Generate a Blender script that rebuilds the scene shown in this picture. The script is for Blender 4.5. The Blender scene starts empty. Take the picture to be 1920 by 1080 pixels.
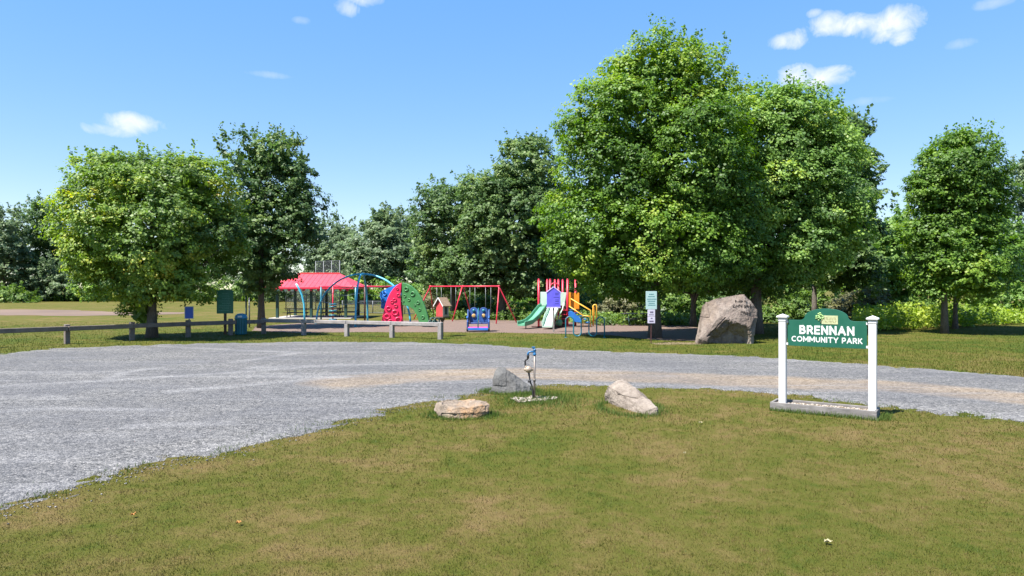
import bpy, bmesh, math, random
import numpy as np
from mathutils import Vector, Matrix, noise as mnoise

R = math.radians
scene = bpy.context.scene
COL = scene.collection

# ------------------------------------------------------------------ camera, sky, sun, exposure
CAM_H, FPX = 2.4, 1280.0            # camera height (m); focal length in pixels of the 1920 px wide photograph
cam_data = bpy.data.cameras.new('camera')
cam_data.lens, cam_data.sensor_width = 24.0, 36.0
cam_data.clip_end = 3000
cam = bpy.data.objects.new('camera', cam_data)
cam.location = (0, 0, CAM_H)
cam.rotation_euler = (R(90), 0, 0)
COL.objects.link(cam)
scene.camera = cam

SUN_TO = Vector((-1.0, -0.8, 0.0)).normalized()   # horizontal direction towards the sun
SUN_EL = R(59)
sun_vec = Vector((SUN_TO.x*math.cos(SUN_EL), SUN_TO.y*math.cos(SUN_EL), math.sin(SUN_EL)))
sun_data = bpy.data.lights.new('sun', 'SUN')
sun_data.energy, sun_data.angle, sun_data.color = 4.3, R(0.53), (1.0, 0.955, 0.88)
sun = bpy.data.objects.new('sun', sun_data)
sun.rotation_euler = (-sun_vec).to_track_quat('-Z', 'Y').to_euler()
sun.location = sun_vec*100
COL.objects.link(sun)

world = bpy.data.worlds.new('World')
scene.world = world
world.use_nodes = True
scene.view_settings.view_transform = 'Standard'
scene.view_settings.look = 'None'
scene.view_settings.gamma = 1.0
scene.view_settings.exposure = 1.68
SKY_STRENGTH = 0.085


def build_world():
    nt = world.node_tree
    nt.nodes.clear()
    N, L = nt.nodes.new, nt.links.new
    sky = N('ShaderNodeTexSky')
    sky.sky_type = 'NISHITA'
    sky.sun_disc = False
    sky.sun_elevation = SUN_EL
    sky.sun_rotation = math.atan2(SUN_TO.x, SUN_TO.y)
    sky.altitude = 0.0
    sky.air_density, sky.dust_density, sky.ozone_density = 1.0, 0.0, 4.0
    tc = N('ShaderNodeTexCoord')
    sep = N('ShaderNodeSeparateXYZ')
    L(tc.outputs['Generated'], sep.inputs[0])

    def M(op, a, b=None, clamp=False):
        n = N('ShaderNodeMath')
        n.operation, n.use_clamp = op, clamp
        for i, v in enumerate((a, b)):
            if v is None:
                continue
            if isinstance(v, (int, float)):
                n.inputs[i].default_value = v
            else:
                L(v, n.inputs[i])
        return n.outputs[0]
    az = M('ARCTAN2', sep.outputs[0], sep.outputs[1])
    el = M('ARCSINE', sep.outputs[2])
    comb = N('ShaderNodeCombineXYZ')
    L(az, comb.inputs[0]); L(el, comb.inputs[1])
    nz = N('ShaderNodeTexNoise')
    nz.inputs['Scale'].default_value = 34.0
    nz.inputs['Detail'].default_value = 8.0
    nz.inputs['Roughness'].default_value = 0.62
    nz.inputs['Distortion'].default_value = 0.5
    L(comb.outputs[0], nz.inputs['Vector'])
    nz2 = N('ShaderNodeTexNoise')
    nz2.inputs['Scale'].default_value = 9.0
    L(comb.outputs[0], nz2.inputs['Vector'])
    wob = M('MULTIPLY', M('SUBTRACT', nz.outputs[0], 0.5), 3.2)

    # small fair-weather clouds: azimuth, elevation, half sizes (degrees), opacity
    def px(x, y):
        a = math.atan((x-960)/FPX)
        return a, math.atan((540-y)/FPX*math.cos(a))
    k = 1/FPX
    C = []
    for x, y, rx, ry, o in ((1600, 44, 95, 17, 1), (1668, 46, 52, 27, 1), (1690, 68, 26, 13, .95), (1550, 40, 36, 16, 1), (1528, 26, 16, 8, .6),
                            (1480, 75, 36, 15, .85), (1528, 148, 70, 20, 1), (1500, 142, 40, 20, 1),
                            (246, 233, 52, 18, .85), (205, 244, 46, 11, .6), (650, 16, 26, 15, .6), (684, -4, 40, 15, .75),
                            (500, 140, 50, 6, .22), (562, 38, 18, 7, .25), (1800, 82, 24, 8, .25), (1868, 4, 34, 9, .35),
                            (1620, 190, 46, 7, .15)):
        a, e = px(x, y)
        C.append((a, e, rx*k*.9, ry*k*.95, o))
    rnd = random.Random(4)
    for i in range(26):   # the same sort of sky goes on all round
        a = rnd.uniform(0.8, 2*math.pi-0.8)
        a = a if a < math.pi else a-2*math.pi
        s = rnd.uniform(.02, .05)
        C.append((a, rnd.uniform(.2, 1.0), s*rnd.uniform(1.2, 2), s*.55, rnd.uniform(.3, 1)))
    acc = None
    for a, e, ra, re, o in C:
        da = M('DIVIDE', M('SUBTRACT', az, a), ra)
        de = M('DIVIDE', M('SUBTRACT', el, e), re)
        d = M('ADD', M('MULTIPLY', da, da), M('MULTIPLY', de, de))
        m = M('ADD', M('SUBTRACT', 1.15, d), wob)
        m = M('MULTIPLY', M('MULTIPLY', m, 0.62, True), o)
        acc = m if acc is None else M('MAXIMUM', acc, m)
    mix = N('ShaderNodeMix'); mix.data_type = 'RGBA'
    L(acc, mix.inputs['Factor'])
    hs = N('ShaderNodeHueSaturation')
    hs.inputs['Saturation'].default_value = 2.75
    gm = N('ShaderNodeGamma')
    gm.inputs['Gamma'].default_value = 0.29
    L(sky.outputs[0], gm.inputs['Color'])
    L(gm.outputs[0], hs.inputs['Color'])
    hs.inputs['Hue'].default_value = 0.516
    hs.inputs['Value'].default_value = 2.6
    L(hs.outputs[0], mix.inputs[6])
    ccol = N('ShaderNodeMix'); ccol.data_type = 'RGBA'
    ccol.inputs[6].default_value = (3.9, 4.05, 4.35, 1)
    ccol.inputs[7].default_value = (4.4, 4.45, 4.55, 1)
    L(nz2.outputs[0], ccol.inputs['Factor'])
    L(ccol.outputs[2], mix.inputs[7])
    bg = N('ShaderNodeBackground')
    bg.inputs['Strength'].default_value = SKY_STRENGTH
    L(mix.outputs[2], bg.inputs['Color'])
    out = N('ShaderNodeOutputWorld')
    L(bg.outputs[0], out.inputs['Surface'])


build_world()


# ------------------------------------------------------------------ helpers
def gp(x, y):
    """ground point seen at a pixel of the photograph (1920 x 1080)"""
    d = FPX*CAM_H/(y-540.0)
    return Vector(((x-960.0)/FPX*d, d, 0))


def at(x, y, d):
    """point at distance d (m) seen at a pixel"""
    return Vector(((x-960.0)/FPX*d, d, CAM_H-(y-540.0)/FPX*d))


def tag(o, label=None, cat=None, group=None, kind=None):
    if label: o['label'] = label
    if cat: o['category'] = cat
    if group: o['group'] = group
    if kind: o['kind'] = kind
    return o


def empty(name, loc, rz=0.0):
    o = bpy.data.objects.new(name, None)
    o.empty_display_size = 0.2
    o.location, o.rotation_euler = loc, (0, 0, rz)
    COL.objects.link(o)
    return o


def link_mesh(name, me, mat, parent=None):
    o = bpy.data.objects.new(name, me)
    if mat: me.materials.append(mat)
    if parent: o.parent = parent
    COL.objects.link(o)
    return o


def np_mesh(name, verts, faces, mat, parent=None, attrs=None, smooth=False):
    me = bpy.data.meshes.new(name)
    verts = np.asarray(verts, dtype=np.float32)
    faces = np.asarray(faces, dtype=np.int32)
    n, k = faces.shape
    me.vertices.add(len(verts)); me.vertices.foreach_set('co', verts.ravel())
    me.loops.add(n*k); me.loops.foreach_set('vertex_index', faces.ravel())
    me.polygons.add(n)
    me.polygons.foreach_set('loop_start', np.arange(0, n*k, k, dtype=np.int32))
    me.polygons.foreach_set('loop_total', np.full(n, k, dtype=np.int32))
    if smooth: me.polygons.foreach_set('use_smooth', np.ones(n, dtype=bool))
    for an, (dom, vals) in (attrs or {}).items():
        a = me.attributes.new(an, 'FLOAT', dom)
        a.data.foreach_set('value', np.asarray(vals, dtype=np.float32))
    me.update(calc_edges=True)
    return link_mesh(name, me, mat, parent)


def vnoise(p, seed=0):
    """vectorised value noise for (n, 2 or 3) points, 0..1"""
    p = np.asarray(p, dtype=np.float64)
    if p.shape[1] == 2:
        p = np.concatenate([p, np.zeros((len(p), 1))], 1)
    i = np.floor(p).astype(np.int64); f = p-i
    f = f*f*(3-2*f)

    def h(x, y, z):
        n = (x*374761393+y*668265263+z*2147483647+seed*1274126177) & 0xffffffff
        n = ((n ^ (n >> 13))*1274126177) & 0xffffffff
        return ((n ^ (n >> 16)) & 0xffff)/65535.0
    r = 0
    for dx in (0, 1):
        for dy in (0, 1):
            for dz in (0, 1):
                w = (f[:, 0] if dx else 1-f[:, 0])*(f[:, 1] if dy else 1-f[:, 1])*(f[:, 2] if dz else 1-f[:, 2])
                r = r+w*h(i[:, 0]+dx, i[:, 1]+dy, i[:, 2]+dz)
    return r


def fnoise(p, octaves=4, seed=0):
    p = np.asarray(p, dtype=np.float64)
    r, a, t = 0, 1.0, 0
    for o in range(octaves):
        r = r+a*vnoise(p*2**o, seed+o*17); t += a; a *= 0.5
    return r/t


class MB:
    """collects shapes; build() links them as one mesh object"""
    def __init__(self): self.v, self.f, self.s = [], [], []

    def add(self, vs, fs, smooth=False):
        b = len(self.v)
        self.v += [Vector(v) for v in vs]
        self.f += [[b+i for i in f] for f in fs]
        self.s += [smooth]*len(fs)
        return self

    def box(self, c, size, rz=0.0, ch=0.006, m=None):
        """chamfered box, centre c"""
        hx, hy, hz = size[0]/2, size[1]/2, size[2]/2
        ch = min(ch, hx*.45, hy*.45, hz*.45)
        vs, idx = [], {}
        for sx in (-1, 1):
            for sy in (-1, 1):
                for sz in (-1, 1):
                    for ax in range(3):
                        p = [sx*(hx-ch), sy*(hy-ch), sz*(hz-ch)]
                        p[ax] = (sx*hx, sy*hy, sz*hz)[ax]
                        idx[(sx, sy, sz, ax)] = len(vs); vs.append(Vector(p))
        fs = []
        for ax in range(3):
            o = [a for a in range(3) if a != ax]
            for s in (-1, 1):
                q = []
                for a, b in ((-1, -1), (1, -1), (1, 1), (-1, 1)):
                    k = [0, 0, 0]; k[ax] = s; k[o[0]] = a; k[o[1]] = b
                    q.append(idx[(*k, ax)])
                fs.append(q)
        for ax in range(3):
            o = [a for a in range(3) if a != ax]
            for a in (-1, 1):
                for b in (-1, 1):
                    q = []
                    for s, fx in ((-1, o[0]), (1, o[0]), (1, o[1]), (-1, o[1])):
                        k = [0, 0, 0]; k[ax] = s; k[o[0]] = a; k[o[1]] = b
                        q.append(idx[(*k, fx)])
                    fs.append(q)
        for sx in (-1, 1):
            for sy in (-1, 1):
                for sz in (-1, 1):
                    fs.append([idx[(sx, sy, sz, a)] for a in range(3)])
        mat = Matrix.Rotation(rz, 4, 'Z') if m is None else m
        return self.add([mat @ v+Vector(c) for v in vs], fs)

    def beam(self, a, b, w, h, ch=0.008, up=(0, 0, 1)):
        """box from a to b, w wide and h tall"""
        a, b = Vector(a), Vector(b)
        x = (b-a).normalized(); up = Vector(up)
        y = up.cross(x).normalized(); z = x.cross(y)
        m = Matrix((x, y, z)).transposed().to_4x4()
        return self.box((a+b)/2, ((b-a).length, w, h), ch=ch, m=m)

    def tube(self, pts, r, n=10, cap=True):
        pts = [Vector(p) for p in pts]
        rs = r if isinstance(r, (list, tuple)) else [r]*len(pts)
        vs, fs = [], []
        ref = None
        for i, p in enumerate(pts):
            t = (pts[min(i+1, len(pts)-1)]-pts[max(i-1, 0)]).normalized()
            if ref is None:
                ref = Vector((0, 0, 1)) if abs(t.z) < .9 else Vector((1, 0, 0))
            u = (ref-t*ref.dot(t)).normalized(); w = t.cross(u); ref = u
            for k in range(n):
                a = 2*math.pi*k/n
                vs.append(p+(u*math.cos(a)+w*math.sin(a))*rs[i])
        for i in range(len(pts)-1):
            for k in range(n):
                fs.append([i*n+k, i*n+(k+1) % n, (i+1)*n+(k+1) % n, (i+1)*n+k])
        if cap:
            fs.append(list(range(n))[::-1]); fs.append([(len(pts)-1)*n+k for k in range(n)])
        return self.add(vs, fs, True)

    def lathe(self, prof, c=(0, 0, 0), n=20, m=None):
        vs, fs = [], []
        for r, z in prof:
            for k in range(n):
                a = 2*math.pi*k/n
                v = Vector((r*math.cos(a), r*math.sin(a), z))
                vs.append((m @ v if m else v)+Vector(c))
        for i in range(len(prof)-1):
            for k in range(n):
                fs.append([i*n+k, i*n+(k+1) % n, (i+1)*n+(k+1) % n, (i+1)*n+k])
        fs.append(list(range(n))[::-1]); fs.append([(len(prof)-1)*n+k for k in range(n)])
        return self.add(vs, fs, True)

    def ball(self, c, r, n=14, sc=(1, 1, 1)):
        prof = []
        for i in range(n//2+1):
            a = -math.pi/2+math.pi*i/(n//2)
            prof.append((max(r*math.cos(a), 1e-4), r*math.sin(a)))
        return self.lathe(prof, c, n, Matrix.Diagonal((*sc, 1)))

    def torus(self, c, r1, r2, nrm=(0, -1, 0), n=18, k=8, sq=1.0):
        nrm = Vector(nrm).normalized()
        u = nrm.cross(Vector((0, 0, 1)))
        u = u.normalized() if u.length > .01 else Vector((1, 0, 0))
        w = nrm.cross(u)
        vs, fs = [], []
        for i in range(n):
            a = 2*math.pi*i/n
            d = u*math.cos(a)+w*math.sin(a)*sq
            for j in range(k):
                b = 2*math.pi*j/k
                vs.append(Vector(c)+d*(r1+r2*math.cos(b))+nrm*r2*math.sin(b))
        for i in range(n):
            for j in range(k):
                fs.append([i*k+j, ((i+1) % n)*k+j, ((i+1) % n)*k+(j+1) % k, i*k+(j+1) % k])
        return self.add(vs, fs, True)

    def prism(self, poly, t, frame=None):
        """polygon in (s, z), extruded along y by t (centred); frame maps (s, y, z) to space"""
        n = len(poly)
        vs = [Vector((p[0], -t/2, p[1])) for p in poly]+[Vector((p[0], t/2, p[1])) for p in poly]
        fs = [list(range(n)), list(range(n, 2*n))[::-1]]
        fs += [[(i+1) % n, i, n+i, n+(i+1) % n] for i in range(n)]
        if frame: vs = [frame @ v for v in vs]
        return self.add(vs, fs)

    def build(self, name, mat, parent=None, rel=False, bevel=0.0):
        off = Vector(parent.location) if (rel and parent) else Vector((0, 0, 0))
        me = bpy.data.meshes.new(name)
        me.from_pydata([tuple(v-off) for v in self.v], [], self.f)
        me.polygons.foreach_set('use_smooth', self.s)
        bm = bmesh.new(); bm.from_mesh(me)
        bmesh.ops.recalc_face_normals(bm, faces=bm.faces)
        if bevel:
            es = [e for e in bm.edges if len(e.link_faces) == 2 and e.calc_face_angle(0) > .6]
            bmesh.ops.bevel(bm, geom=es, offset=bevel, segments=2, affect='EDGES', profile=.6)
        bm.to_mesh(me); bm.free()
        return link_mesh(name, me, mat, parent)


def arc_pts(c, r, a0, a1, n, u, w):
    c, u, w = Vector(c), Vector(u), Vector(w)
    return [c+u*(r*math.cos(a0+(a1-a0)*i/n))+w*(r*math.sin(a0+(a1-a0)*i/n)) for i in range(n+1)]


# ------------------------------------------------------------------ materials
class NT:
    def __init__(self, name):
        self.m = bpy.data.materials.new(name)
        self.m.use_nodes = True
        self.t = self.m.node_tree
        self.t.nodes.clear()
        self.out = self.n('ShaderNodeOutputMaterial')
        self.p = self.n('ShaderNodeBsdfPrincipled')
        self.l(self.p.outputs[0], self.out.inputs[0])

    def n(self, t): return self.t.nodes.new(t)
    def l(self, a, b): self.t.links.new(a, b)

    def put(self, v, sock):
        if isinstance(v, (int, float)): sock.default_value = v
        elif isinstance(v, tuple): sock.default_value = (*v, 1) if len(v) == 3 and sock.type == 'RGBA' else v
        else: self.l(v, sock)

    def coord(self, kind='Object', scale=(1, 1, 1), rot=(0, 0, 0)):
        if kind == 'World':
            src = self.n('ShaderNodeNewGeometry').outputs['Position']
        else:
            src = self.n('ShaderNodeTexCoord').outputs[kind]
        mp = self.n('ShaderNodeMapping')
        mp.inputs['Scale'].default_value = scale
        mp.inputs['Rotation'].default_value = rot
        self.l(src, mp.inputs['Vector'])
        return mp.outputs[0]

    def noise(self, vec, scale, detail=4, rough=.55, dist=0):
        n = self.n('ShaderNodeTexNoise')
        n.inputs['Scale'].default_value, n.inputs['Detail'].default_value = scale, detail
        n.inputs['Roughness'].default_value, n.inputs['Distortion'].default_value = rough, dist
        self.l(vec, n.inputs['Vector'])
        return n.outputs[0]

    def voronoi(self, vec, scale, out='Distance'):
        n = self.n('ShaderNodeTexVoronoi')
        n.inputs['Scale'].default_value = scale
        self.l(vec, n.inputs['Vector'])
        return n.outputs[out]

    def ramp(self, fac, stops):
        n = self.n('ShaderNodeValToRGB')
        cr = n.color_ramp
        while len(cr.elements) < len(stops): cr.elements.new(.5)
        for e, (p, c) in zip(cr.elements, stops):
            e.position = p
            e.color = (*c, 1) if isinstance(c, tuple) else (c, c, c, 1)
        self.put(fac, n.inputs[0])
        return n.outputs[0]

    def mix(self, f, a, b, mode='MIX'):
        n = self.n('ShaderNodeMix'); n.data_type = 'RGBA'; n.blend_type = mode
        self.put(f, n.inputs[0]); self.put(a, n.inputs[6]); self.put(b, n.inputs[7])
        return n.outputs[2]

    def math(self, op, a, b=0.0, clamp=False):
        n = self.n('ShaderNodeMath'); n.operation = op; n.use_clamp = clamp
        self.put(a, n.inputs[0]); self.put(b, n.inputs[1])
        return n.outputs[0]

    def attr(self, name):
        n = self.n('ShaderNodeAttribute'); n.attribute_name = name
        return n.outputs['Fac']

    def bump(self, h, strength=.5, dist=.02):
        n = self.n('ShaderNodeBump')
        n.inputs['Strength'].default_value, n.inputs['Distance'].default_value = strength, dist
        self.l(h, n.inputs['Height']); self.l(n.outputs[0], self.p.inputs['Normal'])

    def set(self, color=None, rough=None, metal=None, spec=None):
        if color is not None: self.put(color, self.p.inputs['Base Color'])
        if rough is not None: self.put(rough, self.p.inputs['Roughness'])
        if metal is not None: self.p.inputs['Metallic'].default_value = metal
        if spec is not None: self.p.inputs['Specular IOR Level'].default_value = spec
        return self


def paint(name, c, rough=.45, var=.12, scale=3.0, metal=0.0, bump=.05):
    """painted or moulded surface: slightly uneven, faded colour and fine relief"""
    t = NT(name)
    v = t.coord('Object')
    n1 = t.noise(v, scale, 5)
    lo = tuple(x*(1-var) for x in c); hi = tuple(min(1, x*(1+var)+.01*var) for x in c)
    t.set(t.ramp(n1, [(.3, lo), (.7, hi)]), t.ramp(n1, [(.3, rough*.85), (.7, min(1, rough*1.2))]), metal)
    t.bump(t.noise(v, scale*14, 3), bump, .004)
    return t.m


def wood(name, lo, hi, axis=(1.2, 14, 14), rough=.85):
    t = NT(name)
    v = t.coord('Object', axis)
    g = t.noise(v, 4, 6, .65, .6)
    blot = t.noise(t.coord('Object'), 3.5, 3)
    c = t.mix(t.ramp(blot, [(.35, 0.0), (.7, .55)]), t.ramp(g, [(.3, lo), (.7, hi)]), tuple(x*.7 for x in lo))
    t.set(c, rough)
    t.bump(g, .5, .006)
    return t.m


def ground_colour(t, green_bias=0.0):
    """lawn colours laid out over the ground in world coordinates: dry tan and green patches"""
    w = t.coord('World')
    big = t.noise(w, .16, 3, .5)
    mid = t.noise(w, .75, 4, .6, .4)
    fine = t.noise(w, 5.0, 4, .6)
    spot = t.noise(w, 2.3, 3, .6, .6)
    s = t.math('ADD', t.math('MULTIPLY', big, .25), t.math('MULTIPLY', mid, .40))
    s = t.math('ADD', s, t.math('MULTIPLY', spot, .22))
    s = t.math('ADD', s, t.math('MULTIPLY', fine, .18))
    # the lawn beyond the lot is watered better than the dry one before it; the ball field is dry again
    sp = t.n('ShaderNodeSeparateXYZ'); t.l(w, sp.inputs[0])
    far_ = t.math('MULTIPLY', t.math('SUBTRACT', sp.outputs[1], 15.0), .12, True)
    dry = t.math('MULTIPLY', t.math('SUBTRACT', sp.outputs[1], 38.0), .1, True)
    s = t.math('ADD', s, t.math('MULTIPLY', t.math('SUBTRACT', far_, dry), .055))
    s = t.math('ADD', t.math('MULTIPLY', t.math('SUBTRACT', s, .525), 2.1), .525+green_bias)
    return s


GRASS_STOPS = [(.26, (0.135, 0.095, 0.040)), (.38, (0.113, 0.088, 0.029)), (.50, (0.086, 0.079, 0.018)), (.62, (0.067, 0.073, 0.011)), (.78, (0.040, 0.061, 0.007))]


def grass_ground():
    t = NT('lawn ground')
    near = ground_colour(t)
    c = t.ramp(near, [(p, tuple(x*1.15 for x in col)) for p, col in GRASS_STOPS])
    w = t.coord('World')
    sp = t.noise(w, 60, 3, .7)
    c = t.mix(t.ramp(sp, [(.35, .25), (.6, 0.0)]), c, (.05, .046, .016))
    t.set(c, .95, spec=.1)
    t.bump(t.noise(w, 45, 4, .7), .9, .03)
    return t.m


def blade_mat(name='grass blades', stops=None, bias=0.0):
    t = NT(name)
    s = ground_colour(t, bias)
    s = t.math('ADD', s, t.math('MULTIPLY', t.math('SUBTRACT', t.attr('tint'), .5), .36))
    c = t.ramp(s, stops or [(p, tuple(x*1.25 for x in col)) for p, col in GRASS_STOPS])
    t.set(c, .6, spec=.2)
    tr = t.n('ShaderNodeBsdfTranslucent'); t.l(c, tr.inputs[0])
    mx = t.n('ShaderNodeMixShader'); mx.inputs[0].default_value = .3
    t.l(t.p.outputs[0], mx.inputs[1]); t.l(tr.outputs[0], mx.inputs[2]); t.l(mx.outputs[0], t.out.inputs[0])
    return t.m


def leaf_mat(name, stops, trans=.44):
    t = NT(name)
    c = t.ramp(t.attr('tint'), stops)
    t.set(c, .5, spec=.38)
    tr = t.n('ShaderNodeBsdfTranslucent')
    hs = t.n('ShaderNodeHueSaturation'); hs.inputs['Saturation'].default_value = 1.15; hs.inputs['Value'].default_value = 1.25
    t.l(c, hs.inputs['Color']); t.l(hs.outputs[0], tr.inputs[0])
    mx = t.n('ShaderNodeMixShader'); mx.inputs[0].default_value = trans
    t.l(t.p.outputs[0], mx.inputs[1]); t.l(tr.outputs[0], mx.inputs[2]); t.l(mx.outputs[0], t.out.inputs[0])
    return t.m


def bark_mat(name='maple bark', lo=(.055, .045, .036), hi=(.17, .145, .12)):
    t = NT(name)
    v = t.coord('Object', (7, 7, 1.6))
    g = t.noise(v, 3, 6, .65, 1.2)
    t.set(t.ramp(g, [(.3, lo), (.7, hi)]), .95)
    t.bump(g, 1.0, .04)
    return t.m


def gravel_mat():
    t = NT('crushed stone gravel')
    w = t.coord('World')
    cell = t.voronoi(w, 42, 'Color')
    sepc = t.n('ShaderNodeSeparateColor'); t.l(cell, sepc.inputs[0])
    dist = t.voronoi(w, 42)
    c2 = t.voronoi(w, 17, 'Color')
    sep2 = t.n('ShaderNodeSeparateColor'); t.l(c2, sep2.inputs[0])
    gv = t.math('ADD', t.math('MULTIPLY', sepc.outputs[0], .6), t.math('MULTIPLY', sep2.outputs[0], .4))
    gt = t.math('ADD', t.math('MULTIPLY', sepc.outputs[1], .45), t.math('MULTIPLY', sep2.outputs[1], .55))
    grey = t.ramp(gv, [(.08, (0.026, 0.026, 0.029)), (.3, (0.090, 0.090, 0.088)), (.6, (0.132, 0.129, 0.128)), (.92, (0.252, 0.242, 0.230))])
    tan = t.ramp(gt, [(.08, (0.082, 0.061, 0.040)), (.4, (0.190, 0.147, 0.106)), (.9, (0.317, 0.260, 0.197))])
    pale = t.ramp(gv, [(.1, (0.155, 0.150, 0.152)), (.6, (0.255, 0.250, 0.249)), (.95, (0.385, 0.379, 0.367))])
    n = t.noise(w, 1.1, 5, .6)
    f = t.math('ADD', t.attr('sand'), t.math('MULTIPLY', t.math('SUBTRACT', n, .5), .9))
    f = t.math('MULTIPLY', f, t.attr('sandmask'), True)
    c = t.mix(t.ramp(f, [(.2, 0.0), (.75, .92)]), grey, tan)
    # tyre-worn streaks and patches of fines
    st = t.noise(t.coord('World', (.12, .9, 1), (0, 0, R(-8))), 1.6, 5, .62, .8)
    f2 = t.math('ADD', t.ramp(st, [(.50, 0.0), (.72, .75)]), t.math('MULTIPLY', t.attr('track'), t.math('ADD', n, .1)), True)
    c = t.mix(t.math('MULTIPLY', f2, .75), c, pale)
    blot = t.noise(w, .35, 4, .6)
    c = t.mix(t.ramp(blot, [(.38, .4), (.62, 0.0)]), c, (.075, .078, .09))
    t.set(c, .95, spec=.15)
    h = t.math('ADD', t.math('MULTIPLY', dist, -1.0), t.math('MULTIPLY', t.noise(w, 90, 2), .3))
    t.bump(h, .85, .02)
    return t.m


def chips_mat():
    t = NT('wood chips')
    w = t.coord('World', (1, 1, 1))
    n1 = t.noise(w, 26, 4, .7, .6)
    n2 = t.noise(w, .5, 3)
    c = t.ramp(n1, [(.3, (0.060, 0.039, 0.029)), (.52, (0.163, 0.109, 0.086)), (.72, (0.277, 0.201, 0.163))])
    c = t.mix(t.ramp(n2, [(.4, 0.0), (.7, .4)]), c, (0.130, 0.094, 0.075))
    t.set(c, .95)
    t.bump(n1, 1.0, .04)
    return t.m


def rock_mat(name, stops, scale=3.0, spots=None, patch=None):
    t = NT(name)
    v = t.coord('Object')
    n1 = t.noise(v, scale, 8, .65, .4)
    n2 = t.noise(v, scale*9, 4, .7)
    c = t.ramp(t.math('ADD', t.math('MULTIPLY', n1, .75), t.math('MULTIPLY', n2, .25)), stops)
    if patch:
        c = t.mix(t.ramp(t.noise(v, scale*.7, 4, .6), patch[0]), c, patch[1])
    if spots:
        c = t.mix(t.ramp(t.noise(v, scale*3.3, 5, .7), [(.58, 0.0), (.7, .8)]), c, spots)
    t.set(c, .9, spec=.2)
    t.bump(t.math('ADD', n1, t.math('MULTIPLY', n2, .5)), .8, .035)
    return t.m


M = {}
M['white'] = paint('white vinyl', (.56, .555, .55), .4, .04)
M['green_sign'] = paint('green sign face', (.007, .082, .050), .4, .1)
M['letter'] = paint('white lettering', (.54, .56, .54), .5, .03)
M['emblem_tan'] = paint('pale emblem', (.36, .38, .21), .5, .15, 14)
M['emblem_brown'] = paint('brown emblem print', (.14, .10, .04), .5, .1)
M['emblem_leaf'] = paint('leafy emblem', (.22, .36, .13), .5, .3, 30)
M['old_wood'] = wood('weathered grey timber', (.10, .092, .088), (.27, .25, .24))
M['fence_wood'] = wood('dark weathered fence timber', (.085, .068, .056), (.24, .20, .175))
M['pale_wood'] = wood('weathered pale fence timber', (.16, .145, .14), (.36, .33, .325))
M['brown_wood'] = wood('brown post timber', (.07, .042, .028), (.17, .105, .07), (14, 14, 1.2))
M['table_wood'] = wood('picnic table timber', (.06, .06, .045), (.17, .16, .12))
M['galv'] = paint('galvanised pipe', (.20, .17, .15), .5, .25, 8, .6)
M['blue_iron'] = paint('blue cast iron', (.012, .10, .235), .4, .25, 12)
M['black'] = paint('black rubber', (.018, .018, .02), .6, .3, 8)
M['brass'] = paint('tarnished meter body', (.36, .28, .21), .4, .3, 12, .3)
M['red'] = paint('red powder coat', (.56, .022, .055), .4, .12)
M['red_plastic'] = paint('red moulded plastic', (.62, .012, .075), .4, .12, 2)
M['cyan'] = paint('light blue powder coat', (.06, .37, .52), .38, .15)
M['teal'] = paint('teal powder coat', (.012, .13, .18), .4, .2)
M['blue_plastic'] = paint('blue moulded plastic', (.018, .14, .46), .4, .18, 2)
M['green_plastic'] = paint('green moulded plastic', (.04, .155, .05), .42, .15, 2)
M['slide_green'] = paint('faded green slide plastic', (.10, .30, .19), .4, .2, 1.5)
M['slide_pale'] = paint('sun bleached green plastic', (.42, .55, .47), .45, .15, 1.5)
M['orange'] = paint('orange moulded plastic', (.72, .25, .02), .42, .12, 2)
M['yellow'] = paint('yellow powder coat', (.72, .40, .05), .42, .12)
M['pink'] = paint('pink plastic', (.62, .06, .30), .45, .15)
M['purple'] = paint('purple sign face', (.10, .09, .60), .45, .12, 5)
M['lilac'] = paint('lilac sign trim', (.42, .36, .72), .45, .1)
M['deck'] = paint('dark coated deck', (.06, .02, .02), .6, .2)
M['chain'] = paint('steel chain', (.22, .24, .25), .5, .2, 20, .5)
M['blue_sign'] = paint('blue sign face', (.005, .07, .40), .4, .1)
M['mint_sign'] = paint('pale mint sign face', (.34, .47, .46), .5, .06, 5)
M['grey_sign'] = paint('pale lilac sign face', (.50, .46, .56), .5, .06, 5)
M['print_teal'] = paint('teal print', (.03, .16, .17), .6, .1)
M['print_dark'] = paint('dark print', (.06, .04, .09), .6, .1)
M['engraved'] = paint('dark engraved stone', (.045, .034, .03), .9, .2)
M['green_board'] = paint('bright green board', (.012, .135, .075), .45, .1)
M['navy'] = paint('navy moulded plastic', (.012, .05, .19), .45, .25, 3)
M['tan_disc'] = paint('tan plastic disc', (.42, .26, .09), .5, .2)
M['print_pale'] = paint('pale print', (.09, .28, .24), .6, .1)
M['print_violet'] = paint('dark violet print', (.03, .03, .28), .6, .1)
M['lib_red'] = paint('red painted boards', (.42, .045, .045), .7, .15)
M['lib_tan'] = paint('tan trim boards', (.40, .31, .22), .75, .15)
M['shingle'] = paint('tan roof shingles', (.24, .165, .11), .9, .25, 14, bump=.6)
M['glass'] = paint('dark window glass', (.045, .06, .055), .12, .2)
M['trash'] = paint('dark green bin', (.012, .10, .10), .5, .2)
M['lid'] = paint('blue bin lid', (.02, .16, .26), .35, .2)
M['roof_red'] = paint('red metal roofing', (.72, .055, .075), .5, .05)
M['dark_green'] = paint('dark green steel', (.012, .045, .04), .5, .2)
M['steel'] = paint('galvanised fence steel', (.11, .118, .125), .5, .15, 8, .4)
M['bark'] = bark_mat()
M['bark_dark'] = bark_mat('dark bark', (.03, .026, .022), (.10, .088, .075))
M['grass'] = grass_ground()
M['blade'] = blade_mat()
M['gravel'] = gravel_mat()
M['chips'] = chips_mat()

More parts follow.
